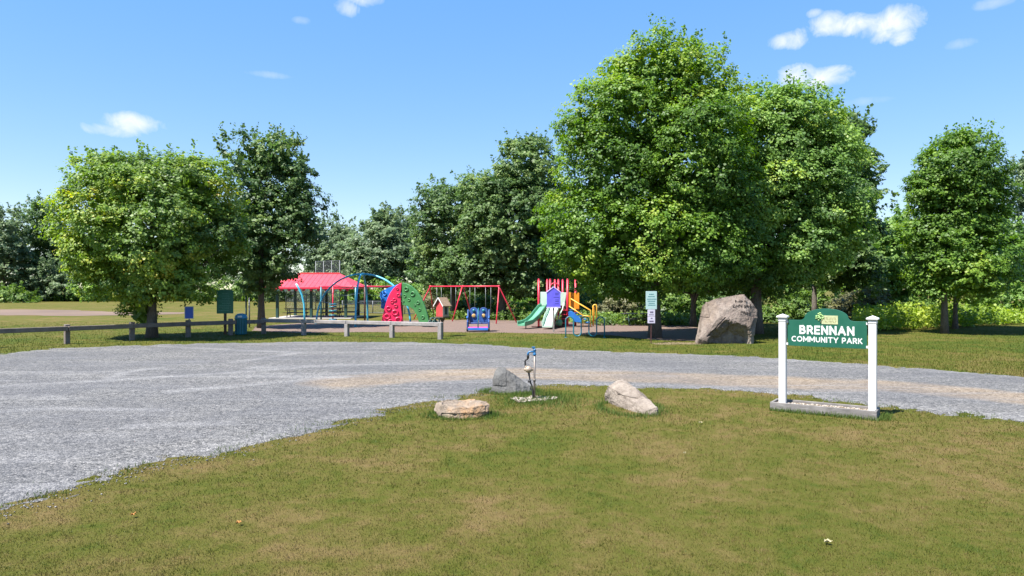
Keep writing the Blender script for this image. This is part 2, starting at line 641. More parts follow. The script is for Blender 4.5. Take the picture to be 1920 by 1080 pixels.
# leaves: (dark, mid, light, sun-yellowed) in the order of the leaf's own tint
M['leaf_bright'] = leaf_mat('sugar maple leaves', [(.1, (0.063, 0.130, 0.021)), (.42, (0.121, 0.226, 0.028)), (.7, (0.205, 0.319, 0.041)), (1, (0.323, 0.380, 0.056))])
M['leaf_mid'] = leaf_mat('maple leaves', [(.1, (0.091, 0.171, 0.041)), (.45, (0.169, 0.288, 0.057)), (.75, (0.262, 0.387, 0.076)), (1, (0.423, 0.483, 0.082))])
M['leaf_dark'] = leaf_mat('dark maple leaves', [(.1, (0.057, 0.108, 0.037)), (.5, (0.117, 0.191, 0.057)), (.8, (0.186, 0.261, 0.079)), (1, (0.296, 0.346, 0.093))])
M['leaf_yellow'] = leaf_mat('yellowing maple leaves', [(.08, (0.082, 0.140, 0.034)), (.4, (0.164, 0.268, 0.047)), (.68, (0.286, 0.372, 0.055)), (.9, (0.435, 0.417, 0.064)), (1, (0.479, 0.303, 0.061))])
M['leaf_grey'] = leaf_mat('grey green leaves', [(.1, (0.076, 0.117, 0.060)), (.5, (0.148, 0.210, 0.100)), (.8, (0.204, 0.276, 0.132)), (1, (0.283, 0.346, 0.161))])
M['leaf_shrub'] = leaf_mat('shrub leaves', [(.1, (0.057, 0.106, 0.025)), (.5, (0.126, 0.213, 0.038)), (1, (0.240, 0.323, 0.061))], .4)
M['leaf_brown'] = leaf_mat('dusty shrub leaves', [(.1, (0.077, 0.086, 0.044)), (.5, (0.171, 0.179, 0.086)), (1, (0.325, 0.290, 0.171))])
M['leaf_meadow'] = leaf_mat('meadow leaves', [(.1, (0.131, 0.206, 0.024)), (.5, (0.260, 0.370, 0.044)), (1, (0.419, 0.493, 0.081))], .45)

# ------------------------------------------------------------------ ground, gravel, bed
def build_ground():
    n = 60
    xs = np.linspace(-700, 700, n)
    ys = np.linspace(-200, 1200, n)
    X, Y = np.meshgrid(xs, ys)
    v = np.stack([X.ravel(), Y.ravel(), np.zeros(n*n)], 1)
    i = np.arange(n*n).reshape(n, n)
    f = np.stack([i[:-1, :-1].ravel(), i[:-1, 1:].ravel(), i[1:, 1:].ravel(), i[1:, :-1].ravel()], 1)
    return tag(np_mesh('ground', v, f, M['grass']), kind='structure')


GRAVEL_FAR = [(-600, 735), (-300, 695), (0, 664), (100, 654), (220, 648.5), (400, 643.5), (600, 641), (760, 641.5), (860, 644), (960, 650), (1100, 658),
              (1250, 662.5), (1450, 671), (1650, 685), (1920, 707), (2300, 740), (2700, 778)]
GRAVEL_NEAR = [(2700, 862), (2300, 824), (1920, 789), (1660, 761), (1440, 736), (1300, 728), (1130, 722.5), (1010, 722), (950, 728), (900, 738), (800, 757), (700, 777),
               (600, 801), (450, 838), (300, 872), (150, 910), (0, 955), (-300, 1040), (-700, 1150)]


def px_poly(p): return np.array([tuple(gp(x, y))[:2] for x, y in p])


def seg_dist(P, A):
    """distance of points to an open polyline"""
    d = np.full(len(P), 1e9)
    for a, b in zip(A[:-1], A[1:]):
        ab = b-a
        t = np.clip(((P-a) @ ab)/(ab @ ab), 0, 1)
        q = a+t[:, None]*ab
        d = np.minimum(d, np.hypot(*(P-q).T))
    return d


def inside(P, poly):
    r = np.zeros(len(P), bool)
    j = len(poly)-1
    for i in range(len(poly)):
        xi, yi = poly[i]; xj, yj = poly[j]
        c = ((yi > P[:, 1]) != (yj > P[:, 1])) & (P[:, 0] < (xj-xi)*(P[:, 1]-yi)/(yj-yi+1e-12)+xi)
        r ^= c; j = i
    return r


GPOLY = np.concatenate([px_poly(GRAVEL_FAR), px_poly(GRAVEL_NEAR)])
GCLOSED = np.concatenate([GPOLY, GPOLY[:1]])


def gravel_depth(P):
    """distance inside the gravel edge (negative outside)"""
    d = seg_dist(P, GCLOSED)
    return np.where(inside(P, GPOLY), d, -d)


def build_gravel():
    st = .16
    xs = np.arange(-26, 24, st); ys = np.arange(4.2, 39.5, st)
    X, Y = np.meshgrid(xs, ys)
    P = np.stack([X.ravel(), Y.ravel()], 1)
    d = gravel_depth(P)
    nz = fnoise(P*1.7, 4, 3)-.5
    nz2 = fnoise(P*6.0, 3, 9)-.5
    e = d+nz*1.0+nz2*.75
    z = np.clip(e*.055, -.03, .014)+np.where(d > .3, .004, 0)+nz2*.004
    keep_v = z > -.028
    nX, nY = len(xs), len(ys)
    i = np.arange(nX*nY).reshape(nY, nX)
    f = np.stack([i[:-1, :-1].ravel(), i[:-1, 1:].ravel(), i[1:, 1:].ravel(), i[1:, :-1].ravel()], 1)
    f = f[keep_v[f].any(1)]
    used = np.unique(f)
    remap = np.full(nX*nY, -1); remap[used] = np.arange(len(used))
    P, z, d = P[used], z[used], d[used]
    sand_line = px_poly([(655, 716), (800, 705), (960, 700), (1150, 705), (1300, 711), (1450, 717), (1560, 722)])
    sand2 = px_poly([(1660, 724), (1760, 732), (1920, 748), (2300, 780)])
    s1 = 1-seg_dist(P, sand_line)/1.6
    s2 = 1-seg_dist(P, sand2)/1.35
    sand = np.clip(np.maximum(s1, s2)*1.6, -.3, 1)
    mask = np.clip(np.maximum(s1, s2)*2+1.0, 0, 1)
    track = np.zeros(len(P))
    for ln, w in (([(40, 722), (200, 716), (230, 700), (300, 690)], .22), ([(-50, 728), (210, 714), (430, 700), (640, 684)], .25),
                  ([(330, 735), (520, 718), (640, 708)], .3), ([(480, 690), (640, 686), (840, 682)], .35), ([(300, 650), (420, 656), (560, 662), (440, 680)], .25),
                  ([(-50, 775), (100, 768), (300, 770)], .2), ([(250, 800), (420, 795)], .25)):
        track = np.maximum(track, np.clip(1.3-seg_dist(P, px_poly(ln))/w, 0, 1))
    edge = np.clip(1-np.abs(d-.25)/.45, 0, 1)*.5
    track = np.maximum(track, edge)
    v = np.concatenate([P, z[:, None]], 1)
    o = np_mesh('gravel_lot', v, remap[f], M['gravel'], attrs={'sand': ('POINT', sand), 'sandmask': ('POINT', mask), 'track': ('POINT', track)}, smooth=True)
    return tag(o, kind='structure')


def sheet(name, poly, mat, z=.004, jitter=.25, seed=0, step=.35):
    """flat sheet with an uneven outline"""
    pts = []
    n = len(poly)
    for i in range(n):
        a, b = np.array(poly[i]), np.array(poly[(i+1) % n])
        k = max(1, int(np.hypot(*(b-a))/step))
        for j in range(k):
            pts.append(a+(b-a)*j/k)
    pts = np.array(pts)
    pts = pts+(np.stack([fnoise(pts*.8, 4, seed+1), fnoise(pts*.8, 4, seed+2)], 1)-.5)*jitter*4
    bm = bmesh.new()
    bm.faces.new([bm.verts.new((x, y, z)) for x, y in pts])
    bmesh.ops.triangulate(bm, faces=bm.faces)
    me = bpy.data.meshes.new(name); bm.to_mesh(me); bm.free()
    for p in me.polygons:
        if p.normal.z < 0: p.flip()
    return tag(link_mesh(name, me, mat), kind='structure')


build_ground()
build_gravel()
BED = [tuple(gp(x, y))[:2] for x, y in ((470, 620), (560, 624), (660, 623), (760, 623), (860, 623), (960, 624), (1060, 626), (1150, 629), (1230, 638), (1320, 640),
                                        (1330, 622), (1300, 612), (1200, 606), (1050, 602), (850, 600), (700, 602), (560, 606), (480, 612))]
sheet('wood_chip_bed', BED, M['chips'], .006, .12, 5)
dirt = paint('reddish infield clay', (.140, .092, .062), .95, .22, .12)
sheet('clay_infield', [tuple(gp(x, y))[:2] for x, y in ((-260, 583), (0, 580), (130, 581), (230, 585), (330, 586), (330, 589), (200, 592), (60, 591), (-260, 594))], dirt, .012, .9, 8, 2.0)
bare = paint('bare trodden soil', (.13, .098, .05), .95, .25, 3)
sheet('bare_soil', [tuple(gp(x, y))[:2] for x, y in ((1215, 643), (1260, 641.5), (1315, 643), (1320, 646.5), (1270, 646.5), (1230, 646))], bare, .007, .15, 11, .2)


# ------------------------------------------------------------------ grass blades (stuff)
def blades(name, P, h, w, seed, mat, label, lean=.5, tint=None, tv=.35):
    rng = np.random.default_rng(seed)
    n = len(P)
    a = rng.uniform(0, 2*np.pi, n)
    la = rng.uniform(0, 2*np.pi, n)
    ln = rng.uniform(.1, 1, n)*lean
    hh = h*rng.uniform(.55, 1.25, n)
    ww = w*rng.uniform(.7, 1.3, n)
    dx, dy = np.cos(a)*ww/2, np.sin(a)*ww/2
    base = np.concatenate([P, np.full((n, 1), -.004)], 1)
    v0 = base-np.stack([dx, dy, np.zeros(n)], 1)
    v1 = base+np.stack([dx, dy, np.zeros(n)], 1)
    tip = base+np.stack([np.cos(la)*ln*hh, np.sin(la)*ln*hh, hh*np.sqrt(np.clip(1-ln**2*.7, .1, 1))], 1)
    V = np.stack([v0, v1, tip], 1).reshape(-1, 3)
    F = np.arange(3*n).reshape(n, 3)
    tn = rng.uniform(0, 1, n) if tint is None else np.clip(tint+rng.uniform(-tv, tv, n), 0, 1)
    o = np_mesh(name, V, F, mat, attrs={'tint': ('FACE', tn)})
    tag(o, label, 'grass', kind='stuff')
    return o


def lawn_points(n, x0, x1, y0, y1, seed, fall=2.0, spread=.9):
    rng = np.random.default_rng(seed)
    u = rng.uniform(0, 1, n)
    y = 1/(1/y0+(1/y1-1/y0)*u)                     # denser where the ground is nearer
    x = rng.uniform(-1, 1, n)*(y*spread+3.5)
    x = np.clip(x, x0, x1)
    return np.stack([x, y], 1)


P = lawn_points(420000, -40, 40, 4.6, 17.5, 1)
g = gravel_depth(P)+(fnoise(P*1.7, 4, 3)-.5)*1.0+(fnoise(P*6.0, 3, 9)-.5)*.75
P = P[(g < .02) & (P[:, 1] < 17.5)]
near_h = .034*np.clip(P[:, 1]/9, .8, 1.5)
tuft = np.clip(.5+(fnoise(P*13, 2, 61)-.5)*1.5+(fnoise(P*4, 2, 62)-.5)*.5, 0, 1)
near_h = near_h*(.55+.9*fnoise(P*7, 2, 63))
blades('lawn_grass', P, near_h, .0085*np.clip(P[:, 1]/8, .8, 1.6), 2, M['blade'], 'short dry mown grass of the foreground lawn', lean=1.05, tint=tuft, tv=.2)
P = lawn_points(120000, -40, 40, 17, 48, 3, spread=.85)
g = gravel_depth(P)
inb = inside(P, np.array(BED))
P = P[(g < .05) & ~inb]
blades('verge_grass', P, .07, .022, 4, M['blade'], 'mown grass beyond the far edge of the gravel lot', tint=.66+(fnoise(P*2, 2, 66)-.5)*.8)


# ------------------------------------------------------------------ trees
def unit(n, rng):
    v = rng.normal(size=(n, 3))
    return v/np.linalg.norm(v, axis=1, keepdims=True)


def leaves_mesh(name, C, N, size, rng, mat, parent, tint, tri=False):
    """one folded four-cornered leaf per centre, facing roughly along N"""
    n = len(C)
    Nn = N/np.linalg.norm(N, axis=1, keepdims=True)
    r = unit(n, rng)
    u = np.cross(Nn, r); u /= np.linalg.norm(u, axis=1, keepdims=True)+1e-9
    w = np.cross(Nn, u)
    s = (size*(.5+.85*rng.uniform(0, 1, n)**1.3))[:, None]
    a = C-u*s*.5
    b = C+w*s*.46-Nn*s*.12-u*s*.04
    c = C+u*s*.55-Nn*s*.14
    d = C-w*s*.46-Nn*s*.12-u*s*.04
    if tri:
        V = np.stack([a+w*s*.45, c, a-w*s*.45], 1).reshape(-1, 3)
        F = np.arange(3*n).reshape(n, 3)
    else:
        V = np.stack([a, b, c, d], 1).reshape(-1, 3)
        F = np.arange(4*n).reshape(n, 4)
    return np_mesh(name, V, F, mat, parent, {'tint': ('FACE', np.clip(tint, 0, 1))})


def crown_points(lobes, n_leaves, clump_r, rng, per=60, inner=.22, flat=.62, spikes=0, rough=.34):
    """boughs over the shells of the lobes, each carrying leafy clumps on its outer and upper side; hollows stay between them"""
    L = np.array(lobes, dtype=float)            # cx cy cz rx ry rz
    area = (L[:, 3]*L[:, 5]+L[:, 3]*L[:, 4]+L[:, 4]*L[:, 5])
    bough_r = clump_r*2.0
    n_b = int(max(10, min(400, area.sum()*4.19/(bough_r**2)*.62)))
    k = rng.choice(len(L), size=n_b*4, p=area/area.sum())
    d = unit(n_b*4, rng)
    c, r = L[k, :3], L[k, 3:]
    nz = fnoise(d*1.5+c*.37, 3, 5)
    fr = (.92-rough*.75)+1.5*rough*nz-np.abs(rng.normal(0, .07, len(k)))
    p = c+d*np.maximum(r*fr[:, None]-bough_r*.3, r*.35)
    keep = np.ones(len(k), bool)
    for j in range(len(L)):                      # nothing much grows deep inside another lobe
        q = np.sqrt((((p-L[j, :3])/L[j, 3:])**2).sum(1))
        keep &= ~((j != k) & (q < .70))
    p, d, r = p[keep], d[keep], r[keep]
    out = d/r; out /= np.linalg.norm(out, axis=1, keepdims=True)
    sel = []                                     # keep boughs apart so that they read as separate masses
    for i in range(len(p)):
        if len(sel) >= n_b: break
        if not sel or np.min(((p[sel]-p[i])**2).sum(1)) > (bough_r*.62)**2: sel.append(i)
    p, out = p[sel], out[sel]
    m = len(p)
    br = bough_r*rng.uniform(.7, 1.25, m)
    btint = np.clip(rng.normal(.45, .13, m)+(fnoise(p*.35, 2, 21)-.5)*.8, 0, 1)
    # clumps on each bough
    nc = max(6, int(n_leaves*(1-inner*.4)/m/per))
    bi = np.repeat(np.arange(m), nc)
    u = unit(len(bi), rng)
    face = out[bi]*.8+np.array([0, 0, .55])
    face /= np.linalg.norm(face, axis=1, keepdims=True)
    dot = (u*face).sum(1, keepdims=True)
    u = np.where(dot < -.25, u-2*dot*face, u)     # mostly on the outer and upper side
    cp = p[bi]+u*br[bi][:, None]*rng.uniform(.62, 1.0, (len(bi), 1))*np.array([1, 1, .72])
    ctint = btint[bi]+rng.normal(0, .09, len(bi))
    cr = clump_r*.52*rng.uniform(.65, 1.35, len(bi))
    cn = u*.8+face*.5
    cnt = np.maximum(5, (per*rng.uniform(.5, 1.5, len(bi))).astype(int))
    ci = np.repeat(np.arange(len(bi)), cnt)
    q = unit(len(ci), rng)*(rng.uniform(0, 1, len(ci))**.5)[:, None]
    q[:, 2] *= flat
    pos = cp[ci]+q*cr[ci][:, None]
    nrm = cn[ci]*.55+q*.35+np.array([0, 0, .45])+rng.normal(0, .36, (len(ci), 3))
    tint = ctint[ci]+rng.normal(0, .10, len(ci))
    if spikes:                                   # leafy shoots that stand out of the top and the sides
        spikes = min(spikes, len(cp))
        top = np.argsort(-(cp[:, 2]+rng.normal(0, 1.0, len(cp))+np.abs(u[:, 0])*.8))[:spikes]
        sd = u[top]*.5+np.array([0, 0, 1.0])+rng.normal(0, .2, (spikes, 3))
        sd /= np.linalg.norm(sd, axis=1, keepdims=True)
        t = rng.uniform(0, 1, (spikes, 18))
        ln = clump_r*rng.uniform(.6, 1.3, spikes)
        sp = cp[top][:, None, :]+sd[:, None, :]*(t*ln[:, None])[:, :, None]+rng.normal(0, .08, (spikes, 18, 3))*(clump_r/.7)
        pos = np.concatenate([pos, sp.reshape(-1, 3)])
        nrm = np.concatenate([nrm, rng.normal(0, 1, (spikes*18, 3))+np.array([0, 0, .5])])
        tint = np.concatenate([tint, np.full(spikes*18, .4)+rng.normal(0, .12, spikes*18)])
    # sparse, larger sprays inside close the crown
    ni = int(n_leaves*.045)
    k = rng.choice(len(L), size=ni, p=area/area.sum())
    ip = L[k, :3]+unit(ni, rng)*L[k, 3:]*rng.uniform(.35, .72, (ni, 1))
    return pos, nrm, tint, ip


def trunk_mesh(name, h, r, lobes, rng, mat, parent, lean=(0, 0), fork=.45, limbs=7):
    b = MB()
    n = 8
    pts, rs = [], []
    for i in range(n+1):
        t = i/n
        pts.append((lean[0]*t*h+rng.normal(0, .02)*h*.1*t, lean[1]*t*h+rng.normal(0, .02)*h*.1*t, h*t-.03))
        rs.append(r*(1.35 if i == 0 else (1.08 if i == 1 else 1.0))*(1-.78*t))
    b.tube(pts, rs, 12)
    L = np.array(lobes)
    for k in range(limbs):
        j = k % len(L)
        tgt = Vector(L[j, :3]+unit(1, rng)[0]*L[j, 3:]*.55)
        t0 = min(.9, max(.22, rng.uniform(fork*.6, fork*1.5)))
        s = Vector(pts[int(t0*n)])
        if tgt.z < s.z+.3: tgt.z = s.z+.3
        mid = (s+tgt)/2+Vector((0, 0, -.08*(tgt-s).length))
        rr = r*(1-.78*t0)*.6
        b.tube([s, (s+mid)/2+Vector((0, 0, .02)), mid, (mid+tgt)/2, tgt], [rr, rr*.8, rr*.6, rr*.4, rr*.15], 7)
    return b.build(name, mat, parent)


def tree(name, base, lobes_px, d, n_leaves, leaf, clump_r, mat, label, cat='tree', group=None, trunk_r=.2, seed=1, bark='bark', per=26,
         inner=.22, spikes=40, trunk=True, depth=1.0, limbs=8, trunk_h=None, parts=('trunk', 'crown'), rough=.34, flat=.62):
    """tree standing at ground point base; lobes are given by their place and size in the photograph at distance d"""
    rng = np.random.default_rng(seed)
    s = d/FPX
    lobes = []
    for lo in lobes_px:
        x, y, rx, ry = lo[:4]
        off = lo[4] if len(lo) > 4 else rng.uniform(-.25, .25)*rx*s
        c = at(x, y, d)
        lobes.append((c.x-base[0], d+off-base[1], c.z, rx*s, (rx+ry)/2*s*.95*depth, ry*s))
    e = empty(name, (base[0], base[1], 0))
    tag(e, label, cat, group)
    if trunk:
        top = max(l[2] for l in lobes)
        trunk_mesh(parts[0], trunk_h or top*.92, trunk_r, lobes, rng, M[bark], e, limbs=limbs)
    pos, nrm, tint, ip = crown_points(lobes, n_leaves, clump_r, rng, per, inner, flat, spikes, rough)
    size = np.full(len(pos), leaf)
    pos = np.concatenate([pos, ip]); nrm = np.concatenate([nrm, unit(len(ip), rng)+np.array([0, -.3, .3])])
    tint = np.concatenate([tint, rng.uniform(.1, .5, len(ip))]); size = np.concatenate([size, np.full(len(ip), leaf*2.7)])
    pos[:, 2] = np.maximum(pos[:, 2], .05)
    o = leaves_mesh(parts[1], pos, nrm, size, rng, M[mat], e, tint, tri=d > 59 or cat == 'shrub')
    return e


def g2(x, y):
    p = gp(x, y); return (p.x, p.y)


def gd(x, d): return ((x-960)/FPX*d, d)


# near trees
tree('maple_tree', gd(285, 33), [(288, 425, 140, 112), (208, 485, 56, 72), (388, 432, 70, 88), (245, 345, 84, 58), (365, 350, 76, 56), (300, 340, 80, 52), (285, 520, 105, 50), (212, 400, 50, 54),
     (192, 455, 36, 40), (268, 588, 24, 26), (345, 540, 40, 26)], 33, 105000, .125, .60, 'leaf_yellow', 'broad yellowing maple with short trunk behind the rail fence', trunk_r=.23, seed=11, spikes=46)
tree('maple_tree', gd(490, 41), [(505, 430, 62, 105), (472, 310, 44, 58), (522, 300, 38, 52), (560, 385, 46, 55), (492, 518, 50, 42), (572, 430, 34, 46), (450, 450, 36, 80), (552, 330, 34, 36)], 41, 40000, .16, .62,
     'leaf_dark', 'dark upright maple beside the red roofed pavilion', trunk_r=.2, seed=12, spikes=60, rough=.42)
tree('maple_tree', gd(850, 57), [(845, 430, 66, 100), (825, 500, 52, 55), (890, 420, 60, 95), (820, 400, 40, 55)], 57, 36000, .2, .8, 'leaf_dark', 'rounded maple left of the tallest tree behind the swings', trunk_r=.25, seed=13, group='maples behind the playground', spikes=26, rough=.22)
tree('maple_tree', gd(942, 53), [(985, 318, 58, 68), (965, 430, 95, 90), (1020, 420, 60, 110), (905, 500, 75, 55), (985, 500, 85, 58), (930, 370, 60, 60)], 53, 66000, .2, .8, 'leaf_dark', 'tall dark dense maple directly behind the red swing set', trunk_r=.28, seed=14, group='maples behind the playground', spikes=40, rough=.26)
tree('maple_tree', gd(1228, 33), [(1238, 148, 90, 82), (1205, 215, 138, 92), (1160, 320, 98, 85), (1290, 290, 105, 115), (1115, 430, 98, 90), (1225, 455, 140, 92), (1330, 440, 90, 98), (1085, 460, 62, 70),
     (1335, 200, 50, 72), (1365, 350, 55, 85), (1295, 140, 56, 56), (1098, 245, 48, 48), (1190, 515, 120, 48), (1180, 135, 50, 54)], 33, 175000, .125, .66, 'leaf_bright', 'tallest bright green maple in the middle of the park', trunk_r=.27, seed=15, spikes=70, rough=.36, limbs=12)
tree('maple_tree', gd(1418, 36), [(1445, 258, 100, 88), (1490, 325, 108, 100), (1395, 380, 98, 108), (1470, 440, 118, 90), (1555, 290, 52, 74), (1535, 400, 76, 84), (1400, 500, 105, 52), (1425, 205, 56, 40), (1515, 218, 52, 48), (1390, 290, 60, 80)], 36, 130000, .135, .7,
     'leaf_mid', 'broad olive green maple right behind the big boulder', trunk_r=.3, seed=16, spikes=60, rough=.32, limbs=11)
tree('maple_tree', gd(1527, 45), [(1590, 285, 40, 75), (1602, 360, 44, 62), (1560, 450, 58, 80), (1615, 440, 30, 40), (1590, 510, 50, 40)], 45, 30000, .2, .72, 'leaf_dark', 'dark bluish maple with thin trunk rising behind the park sign', trunk_r=.17, seed=17, spikes=50, rough=.42)
tree('maple_tree', gd(1300, 43), [(1295, 440, 110, 85), (1250, 500, 100, 50), (1340, 500, 90, 50)], 43, 26000, .21, .75, 'leaf_mid', 'shaded maple whose slim trunk shows left of the boulder', trunk_r=.2, seed=18, spikes=0)
tree('maple_tree', gd(1771, 36), [(1792, 322, 68, 64), (1802, 410, 74, 75), (1785, 490, 80, 58), (1742, 350, 38, 48), (1845, 360, 36, 62), (1745, 440, 44, 50), (1800, 275, 45, 30), (1790, 535, 60, 22)], 36, 82000, .125, .60,
     'leaf_bright', 'solitary bright green maple on the lawn right of the park sign', trunk_r=.16, seed=19, spikes=44, rough=.4)
tree('maple_tree', gd(1791, 40), [(1812, 470, 76, 72), (1855, 450, 44, 55), (1810, 520, 60, 30)], 40, 16000, .19, .65, 'leaf_mid', 'thin trunked maple close behind the solitary lawn maple', trunk_r=.14, seed=20, spikes=10)
tree('maple_tree', gd(1648, 52), [(1665, 470, 56, 62), (1640, 530, 55, 42), (1700, 535, 46, 46), (1630, 470, 36, 40), (1690, 425, 36, 34)], 52, 22000, .21, .75, 'leaf_mid', 'low leafy maple between the park sign and the lawn maple', trunk_r=.11, seed=21, spikes=24, rough=.42)
tree('cottonwood_tree', gd(1930, 55), [(1935, 360, 42, 60), (1945, 450, 50, 70), (1910, 480, 30, 40)], 55, 14000, .2, .8, 'leaf_grey', 'grey green tree cut by the right edge', trunk_r=.2, seed=22, spikes=30, rough=.4)

# far trees left and centre
far = [
    (gd(85, 128), [(85, 425, 48, 52), (60, 470, 50, 60), (118, 480, 42, 60), (85, 520, 60, 40)], 128, 'leaf_dark', 'tall round headed far tree left of the yellowing maple', 20000),
    (gd(8, 120), [(0, 440, 34, 46), (10, 500, 38, 50)], 120, 'leaf_grey', 'grey green far tree at the left edge', 9000),
    (gd(-60, 125), [(-70, 440, 60, 70), (-40, 500, 50, 60)], 125, 'leaf_dark', 'far tree just past the left edge', 7000),
    (gd(160, 132), [(165, 500, 50, 50), (215, 510, 50, 45)], 132, 'leaf_dark', 'far dark tree mostly hidden by the yellowing maple', 8000),
    (gd(330, 135), [(300, 505, 60, 45), (380, 500, 60, 50)], 135, 'leaf_mid', 'far tree behind the crown of the yellowing maple', 7000),
    (gd(470, 130), [(450, 500, 50, 50), (500, 490, 50, 60)], 130, 'leaf_grey', 'far tree behind the dark upright maple', 7000),
    (gd(640, 112), [(638, 450, 34, 32), (640, 500, 44, 50), (600, 495, 30, 40)], 112, 'leaf_grey', 'pale grey green far tree above the pavilion roof', 15000),
    (gd(715, 105), [(715, 440, 34, 38), (690, 490, 42, 50), (740, 490, 40, 52), (718, 410, 22, 16)], 105, 'leaf_grey', 'darker of the two far trees above the blue arch', 19000),
    (gd(775, 118), [(772, 460, 30, 46), (790, 500, 34, 50), (770, 412, 14, 12)], 118, 'leaf_grey', 'pale far tree showing at the left side of the swing maples', 12000),
]
for i, (b, lo, d, m, lab, n) in enumerate(far):
    tree('far_tree', b, lo, d, n, .42, 1.5, m, lab, group='trees of the far wood edge', trunk_r=.3, seed=40+i, per=18, spikes=24, bark='bark_dark', limbs=4, rough=.36)

# trees of the wood behind the playground
rnd = random.Random(9)
wood_trees = [(1090, 66, 505, 60, 60), (1165, 68, 495, 60, 62), (1240, 66, 500, 60, 60), (1330, 68, 500, 60, 62), (1420, 66, 500, 60, 60), (1500, 64, 490, 55, 70), (1580, 68, 470, 55, 75),
              (1665, 72, 480, 55, 62), (1745, 70, 490, 55, 60), (1830, 66, 495, 60, 60), (1905, 62, 490, 55, 65), (1990, 60, 470, 60, 80), (1030, 70, 510, 60, 55), (940, 74, 515, 60, 50), (860, 78, 515, 55, 50), (2080, 58, 450, 70, 100)]
wlab = ['left of the notice sign post', 'behind the notice sign post', 'between the notice sign and the boulder', 'just left of the boulder', 'behind the boulder', 'behind the left end of the park sign',
        'behind the middle of the park sign', 'behind the right end of the park sign', 'left of the lawn maple', 'right of the lawn maple', 'at the right edge', 'just past the right edge',
        'behind the play tower', 'behind the right end of the swing set', 'behind the library box', 'beyond the right edge of the view']
for i, ((x, d, y, rx, ry), lb) in enumerate(zip(wood_trees, wlab)):
    tree('wood_tree', gd(x, d), [(x, y, rx, ry), (x-rx*.5, y+30, rx*.7, ry*.7), (x+rx*.55, y+35, rx*.65, ry*.65)], d, 8500, .26, .95, ('leaf_mid', 'leaf_dark', 'leaf_mid')[i % 3],
         'tree of the shaded wood edge '+lb, group='trees of the wood behind the playground', trunk_r=.2, seed=70+i, per=20, spikes=14, bark='bark_dark', limbs=4)

# shrubs along the wood edge
shrubs = [
    (1275, 50, [(1275, 575, 42, 34), (1250, 590, 25, 22)], 'leaf_shrub', 'sunlit yellow green shrub left of the boulder', 7000),
    (1450, 48, [(1450, 600, 34, 30), (1490, 588, 40, 28)], 'leaf_shrub', 'sunlit yellow green shrub between the boulder and the park sign', 7000),
    (1600, 50, [(1590, 585, 40, 34), (1620, 570, 36, 40)], 'leaf_brown', 'dusty brownish shrub above the park sign', 6000),
    (1150, 52, [(1150, 585, 28, 26), (1170, 570, 24, 30)], 'leaf_brown', 'dusty twiggy shrub right of the stairs of the play tower', 5000),
    (1530, 52, [(1525, 580, 30, 36)], 'leaf_shrub', 'yellow green shrub behind the park sign arch', 4500),
    (1745, 48, [(1735, 588, 42, 22), (1700, 595, 34, 20)], 'leaf_shrub', 'low bright shrub left of the lawn maple trunk', 5500),
    (1890, 50, [(1900, 560, 52, 50), (1860, 580, 40, 34)], 'leaf_mid', 'rounded shrub at the right edge of the meadow', 8500),
    (1990, 48, [(1990, 560, 60, 56)], 'leaf_mid', 'rounded shrub past the right edge of the meadow', 4000),
    (870, 62, [(868, 577, 16, 18), (890, 582, 18, 14)], 'leaf_shrub', 'sunlit shrub under the middle of the swing set', 3500),
    (915, 62, [(912, 576, 22, 18), (930, 582, 16, 14)], 'leaf_shrub', 'sunlit shrub under the right bay of the swing set', 3500),
    (820, 66, [(815, 572, 26, 22)], 'leaf_brown', 'shrub behind the red library box', 3000),
    (990, 64, [(985, 580, 26, 18), (1020, 575, 24, 22)], 'leaf_mid', 'dark shrub behind the green slide', 4000),
    (1100, 60, [(1085, 565, 34, 34), (1125, 575, 30, 28)], 'leaf_dark', 'dark shrub behind the orange tower panel', 5000),
    (1210, 60, [(1210, 580, 36, 26)], 'leaf_mid', 'shrub behind the notice sign', 4000),
    (1340, 58, [(1345, 575, 40, 30), (1390, 570, 40, 34)], 'leaf_dark', 'dark shrub behind the top of the boulder', 5000),
    (35, 124, [(20, 545, 30, 20), (60, 540, 40, 30)], 'leaf_grey', 'far bush at the foot of the left edge trees', 4500),
    (110, 122, [(112, 535, 34, 28), (95, 520, 26, 30)], 'leaf_grey', 'far bush below the tall round headed tree', 4500),
    (5, 112, [(5, 554, 26, 11), (40, 558, 26, 8)], 'leaf_shrub', 'low bright far bush at the left edge', 2500),
    (200, 122, [(180, 540, 50, 22), (260, 545, 50, 20)], 'leaf_mid', 'far bush behind the trunk of the yellowing maple', 3000),
    (400, 124, [(360, 545, 60, 18), (450, 543, 50, 22)], 'leaf_shrub', 'far bush behind the green rules sign', 3500),
    (520, 118, [(510, 540, 40, 24), (570, 540, 40, 24)], 'leaf_grey', 'far bush under the pavilion roof', 3500),
    (680, 100, [(650, 545, 44, 26), (720, 545, 44, 26), (770, 550, 34, 26)], 'leaf_mid', 'far bush seen through the blue arch', 5500),
]
for i, (x, d, lo, m, lab, n) in enumerate(shrubs):
    big = d > 90
    tree('shrub', gd(x, d), lo, d, n, .34 if big else .17, 1.0 if big else .45, m, lab, 'shrub', 'shrubs of the wood edge', .05, 120+i, 'bark_dark', 18, .3, 12, True, 1.0, 5, 1.0, ('stem', 'foliage'), .34, .8)


